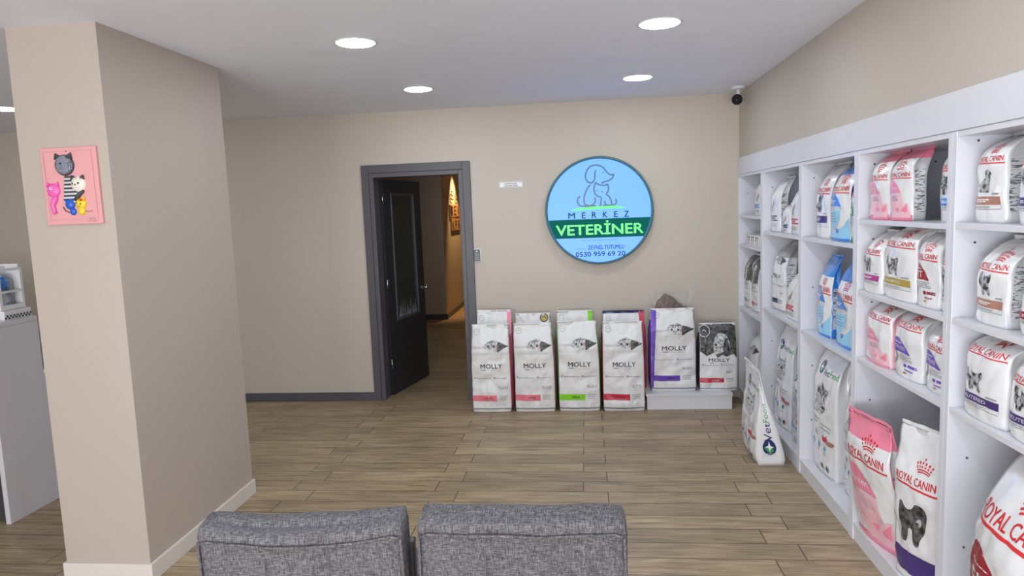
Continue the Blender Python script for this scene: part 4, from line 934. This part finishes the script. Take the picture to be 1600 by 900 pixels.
# ================================================================== ARMCHAIRS
def cushion(sx, sy, sz, sag=.0, amp=.006, seed=0, nx=26, ny=8, nz=16, rnd=.035):
    bm = bmesh.new(); bmesh.ops.create_cube(bm, size=2)
    bmesh.ops.subdivide_edges(bm, edges=bm.edges[:], cuts=17, use_grid_fill=True)
    for v in bm.verts:
        u, vv, ww = v.co
        # keep edges tight, belly out the faces
        bul = (1-u*u)*(1-ww*ww)
        x = u*sx/2; y = vv*(sy/2)*(.80+.20*bul + .0); z = ww*sz/2
        def rd(a, h): s = 1 if a > 0 else -1; return a
        x, y, z = rd(x, sx), y, z
        # round the box
        q = Vector((x, y, z)); inner = Vector((max(-sx/2+rnd, min(sx/2-rnd, x)), max(-sy/2*.8+rnd, min(sy/2*.8-rnd, y)), max(-sz/2+rnd, min(sz/2-rnd, z))))
        d = q-inner
        if d.length > rnd: q = inner + d.normalized()*(rnd + (d.length-rnd)*.35)
        q.z -= sag*(1-u*u)*max(0, ww)**2 * (1 if vv < 0 else .4)
        q += Vector((0, 1, 0))*amp*noise.noise(Vector((x*5+seed, 0, z*5))) + Vector((0, 0, 1))*amp*noise.noise(Vector((x*4, seed, 7)))
        v.co = q
    for f in bm.faces: f.smooth = True
    return bm
def armchair(x, y, rz, label, seed, sag, posts=(1,)):
    t = thing('armchair', label, 'armchair', (x, y, 0), (0, 0, rz), 'grey armchairs in the foreground')
    W = .585
    # back cushion: rear face towards local -y
    bm = cushion(W, .15, .46, sag, .010, seed)
    b = obj('back_cushion', bm, M_FABRIC, t); b.location = (0, .07, .625); b.rotation_euler = (math.radians(4), 0, 0)
    top = []
    for i in range(25):
        u = -1+2*i/24; X = u*(W/2-.012)
        top.append((X, -.066-.006*(1-u*u), .195-sag*(1-u*u)*.9 + .004*noise.noise(Vector((X*9, seed, 1))) - (.010 if abs(u) > .97 else 0)))
    bm = bmesh.new(); add_tube(bm, top, .0042, 8)
    for s in (-1, 1): add_tube(bm, [(s*(W/2-.010), -.062, .19), (s*(W/2-.006), -.064, .0), (s*(W/2-.010), -.060, -.20)], .004, 8)
    obj('piping', bm, M_FABRIC, b)
    for f in (-.33, .28):
        bm = bmesh.new(); add_tube(bm, [(f*W/2, -.0735, .17-sag), (f*W/2-.004, -.0755, .05), (f*W/2, -.0745, -.15)], .0016, 6)
        obj('seam', bm, M_PIPE, b)
    bm = cushion(W, .54, .15, 0, .006, seed+3); s = obj('seat_cushion', bm, M_FABRIC, t); s.location = (0, .40, .40)
    bm = bmesh.new(); add_box(bm, -W/2, W/2, .005, .68, .25, .32, bev=.006); add_box(bm, -W/2+.01, W/2-.01, .13, .16, .32, .58, bev=.006)
    for sx in (-1, 1): add_box(bm, sx*(W/2+.006)-.009, sx*(W/2+.006)+.009, .06, .10, .0, .76 if sx in posts else .42, bev=.003)
    obj('chair_frame', bm, M_BLK, t)
    for sx in (-1, 1):
        for yy in (.64,):
            bm = bmesh.new(); add_tube(bm, [(sx*(W/2-.05), yy, 0), (sx*(W/2-.05), yy-.01, .26)], [.013, .019], 12); obj('leg', bm, M_BLK, t)
    return t
armchair(-.815, 1.775, math.radians(5), 'grey fabric armchair seen from behind, left of the two', 2.0, .028)
armchair(-.200, 1.815, math.radians(1), 'grey fabric armchair seen from behind, right of the two', 9.0, .006, posts=())

# ================================================================== RECEPTION COUNTER (left edge)
t = thing('reception_counter', 'white reception counter at the left edge behind the pillar', 'counter', (-3.34, 3.6, 0))
M_CW = mat('counter laminate', (.62, .60, .63), .35)
def cb(bm, x0, x1, y0, y1, z0, z1, **k): add_box(bm, x0+3.34, x1+3.34, y0-3.6, y1-3.6, z0, z1, **k)
bm = bmesh.new(); cb(bm, -3.37, -3.34, 3.52, 3.885, .0, 1.135, bev=.002); cb(bm, -3.37, -3.34, 3.886, 4.9, 0, .80, bev=.002); obj('end_panel', bm, M_CW, t)
bm = bmesh.new(); cb(bm, -5.0, -3.34, 3.50, 3.885, 1.1355, 1.165, bev=.002); cb(bm, -3.95, -3.335, 3.888, 4.95, .801, .83, bev=.002); obj('counter_top', bm, M_CW, t)
bm = bmesh.new(); cb(bm, -5.0, -3.372, 3.56, 3.60, 0, 1.135); obj('front_panel', bm, mat('dark panel', (.05, .05, .055), .5), t)
# leaflet rack on the counter
t = thing('leaflet_rack', 'white leaflet rack with chequered base standing on the counter', 'rack', (-3.46, 3.77, 1.165))
bm = bmesh.new(); add_box(bm, -.35, .10, -.10, .10, 0, .055, bev=.002); obj('tray', bm, M_PLAST, t)
p = Print()
for i in range(16):
    for j in range(2):
        if (i+j) % 2 == 0: p.rect('chequered_strip', -.098+.0123*i, -.098+.0123*(i+1), .006+.012*j, .018+.012*j, M_BLACK)
p.build(lambda f, x, z, off: Vector((.10+off, x, z)), t, grid=0)
bm = bmesh.new()

for b in ((-.09, -.072, .056, .30), (.072, .09, .056, .30), (-.072, .072, .056, .085), (-.072, .072, .155, .168), (-.072, .072, .285, .30)): add_box(bm, .06, .075, b[0], b[1], b[2], b[3])
add_box(bm, -.03, -.022, -.09, .09, .056, .31); add_box(bm, -.10, -.085, -.09, .09, .056, .34, bev=.002)
add_box(bm, -.085, .06, .078, .09, .056, .32, bev=.002); add_box(bm, -.085, .06, -.09, .078, .16, .168)
obj('pocket', bm, M_PLAST, t)
bm = bmesh.new()
rr = random.Random(5)
for i in range(4):
    x = -.008+.015*i; h = .21+.02*rr.random()
    vs = [bm.verts.new((x+.012*math.sin(k*1.1+i), -.065+.13*k/8, z)) for z in (.057, h) for k in range(9)]
    for k in range(8): bm.faces.new((vs[k], vs[k+1], vs[k+10], vs[k+9]))
r_ = bmesh.ops.solidify(bm, geom=bm.faces[:], thickness=.002)
obj('leaflets', bm, ramp_mat('leaflet print', (.72, .74, .78), (.12, .25, .5), 14, lo=.55, hi=.62), t)
t = thing('blue_pouch', 'shiny blue pouch lying in the leaflet rack at the left edge', 'pouch', (-3.46, 3.75, 1.334))
bm = bmesh.new(); bmesh.ops.create_icosphere(bm, subdivisions=4, radius=1)
for v in bm.verts: q = v.co.copy(); v.co = Vector((q.x*.055, q.y*.07, .045+q.z*.045)) + q*.008*noise.noise(q*3)
for f in bm.faces: f.smooth = True
obj('pouch', bm, M_BLUE, t)
t = thing('leaflet_carton', 'white carton with teal stripe standing behind the counter end', 'box', (-3.393, 4.05, .831))
bm = bmesh.new(); add_box(bm, -.05, .05, -.05, .07, 0, .22, bev=.002); obj('carton', bm, M_PLAST, t)
bm = bmesh.new(); add_box(bm, .0505, .053, -.045, -.02, .0, .19); obj('teal_stripe', bm, mat('teal card', (.05, .28, .33), .3), t)
bm = bmesh.new(); add_disc(bm, (0.02, -.01, .22), (0, 0, 1), .022, .035, 16); obj('black_cap', bm, M_BLK, t)
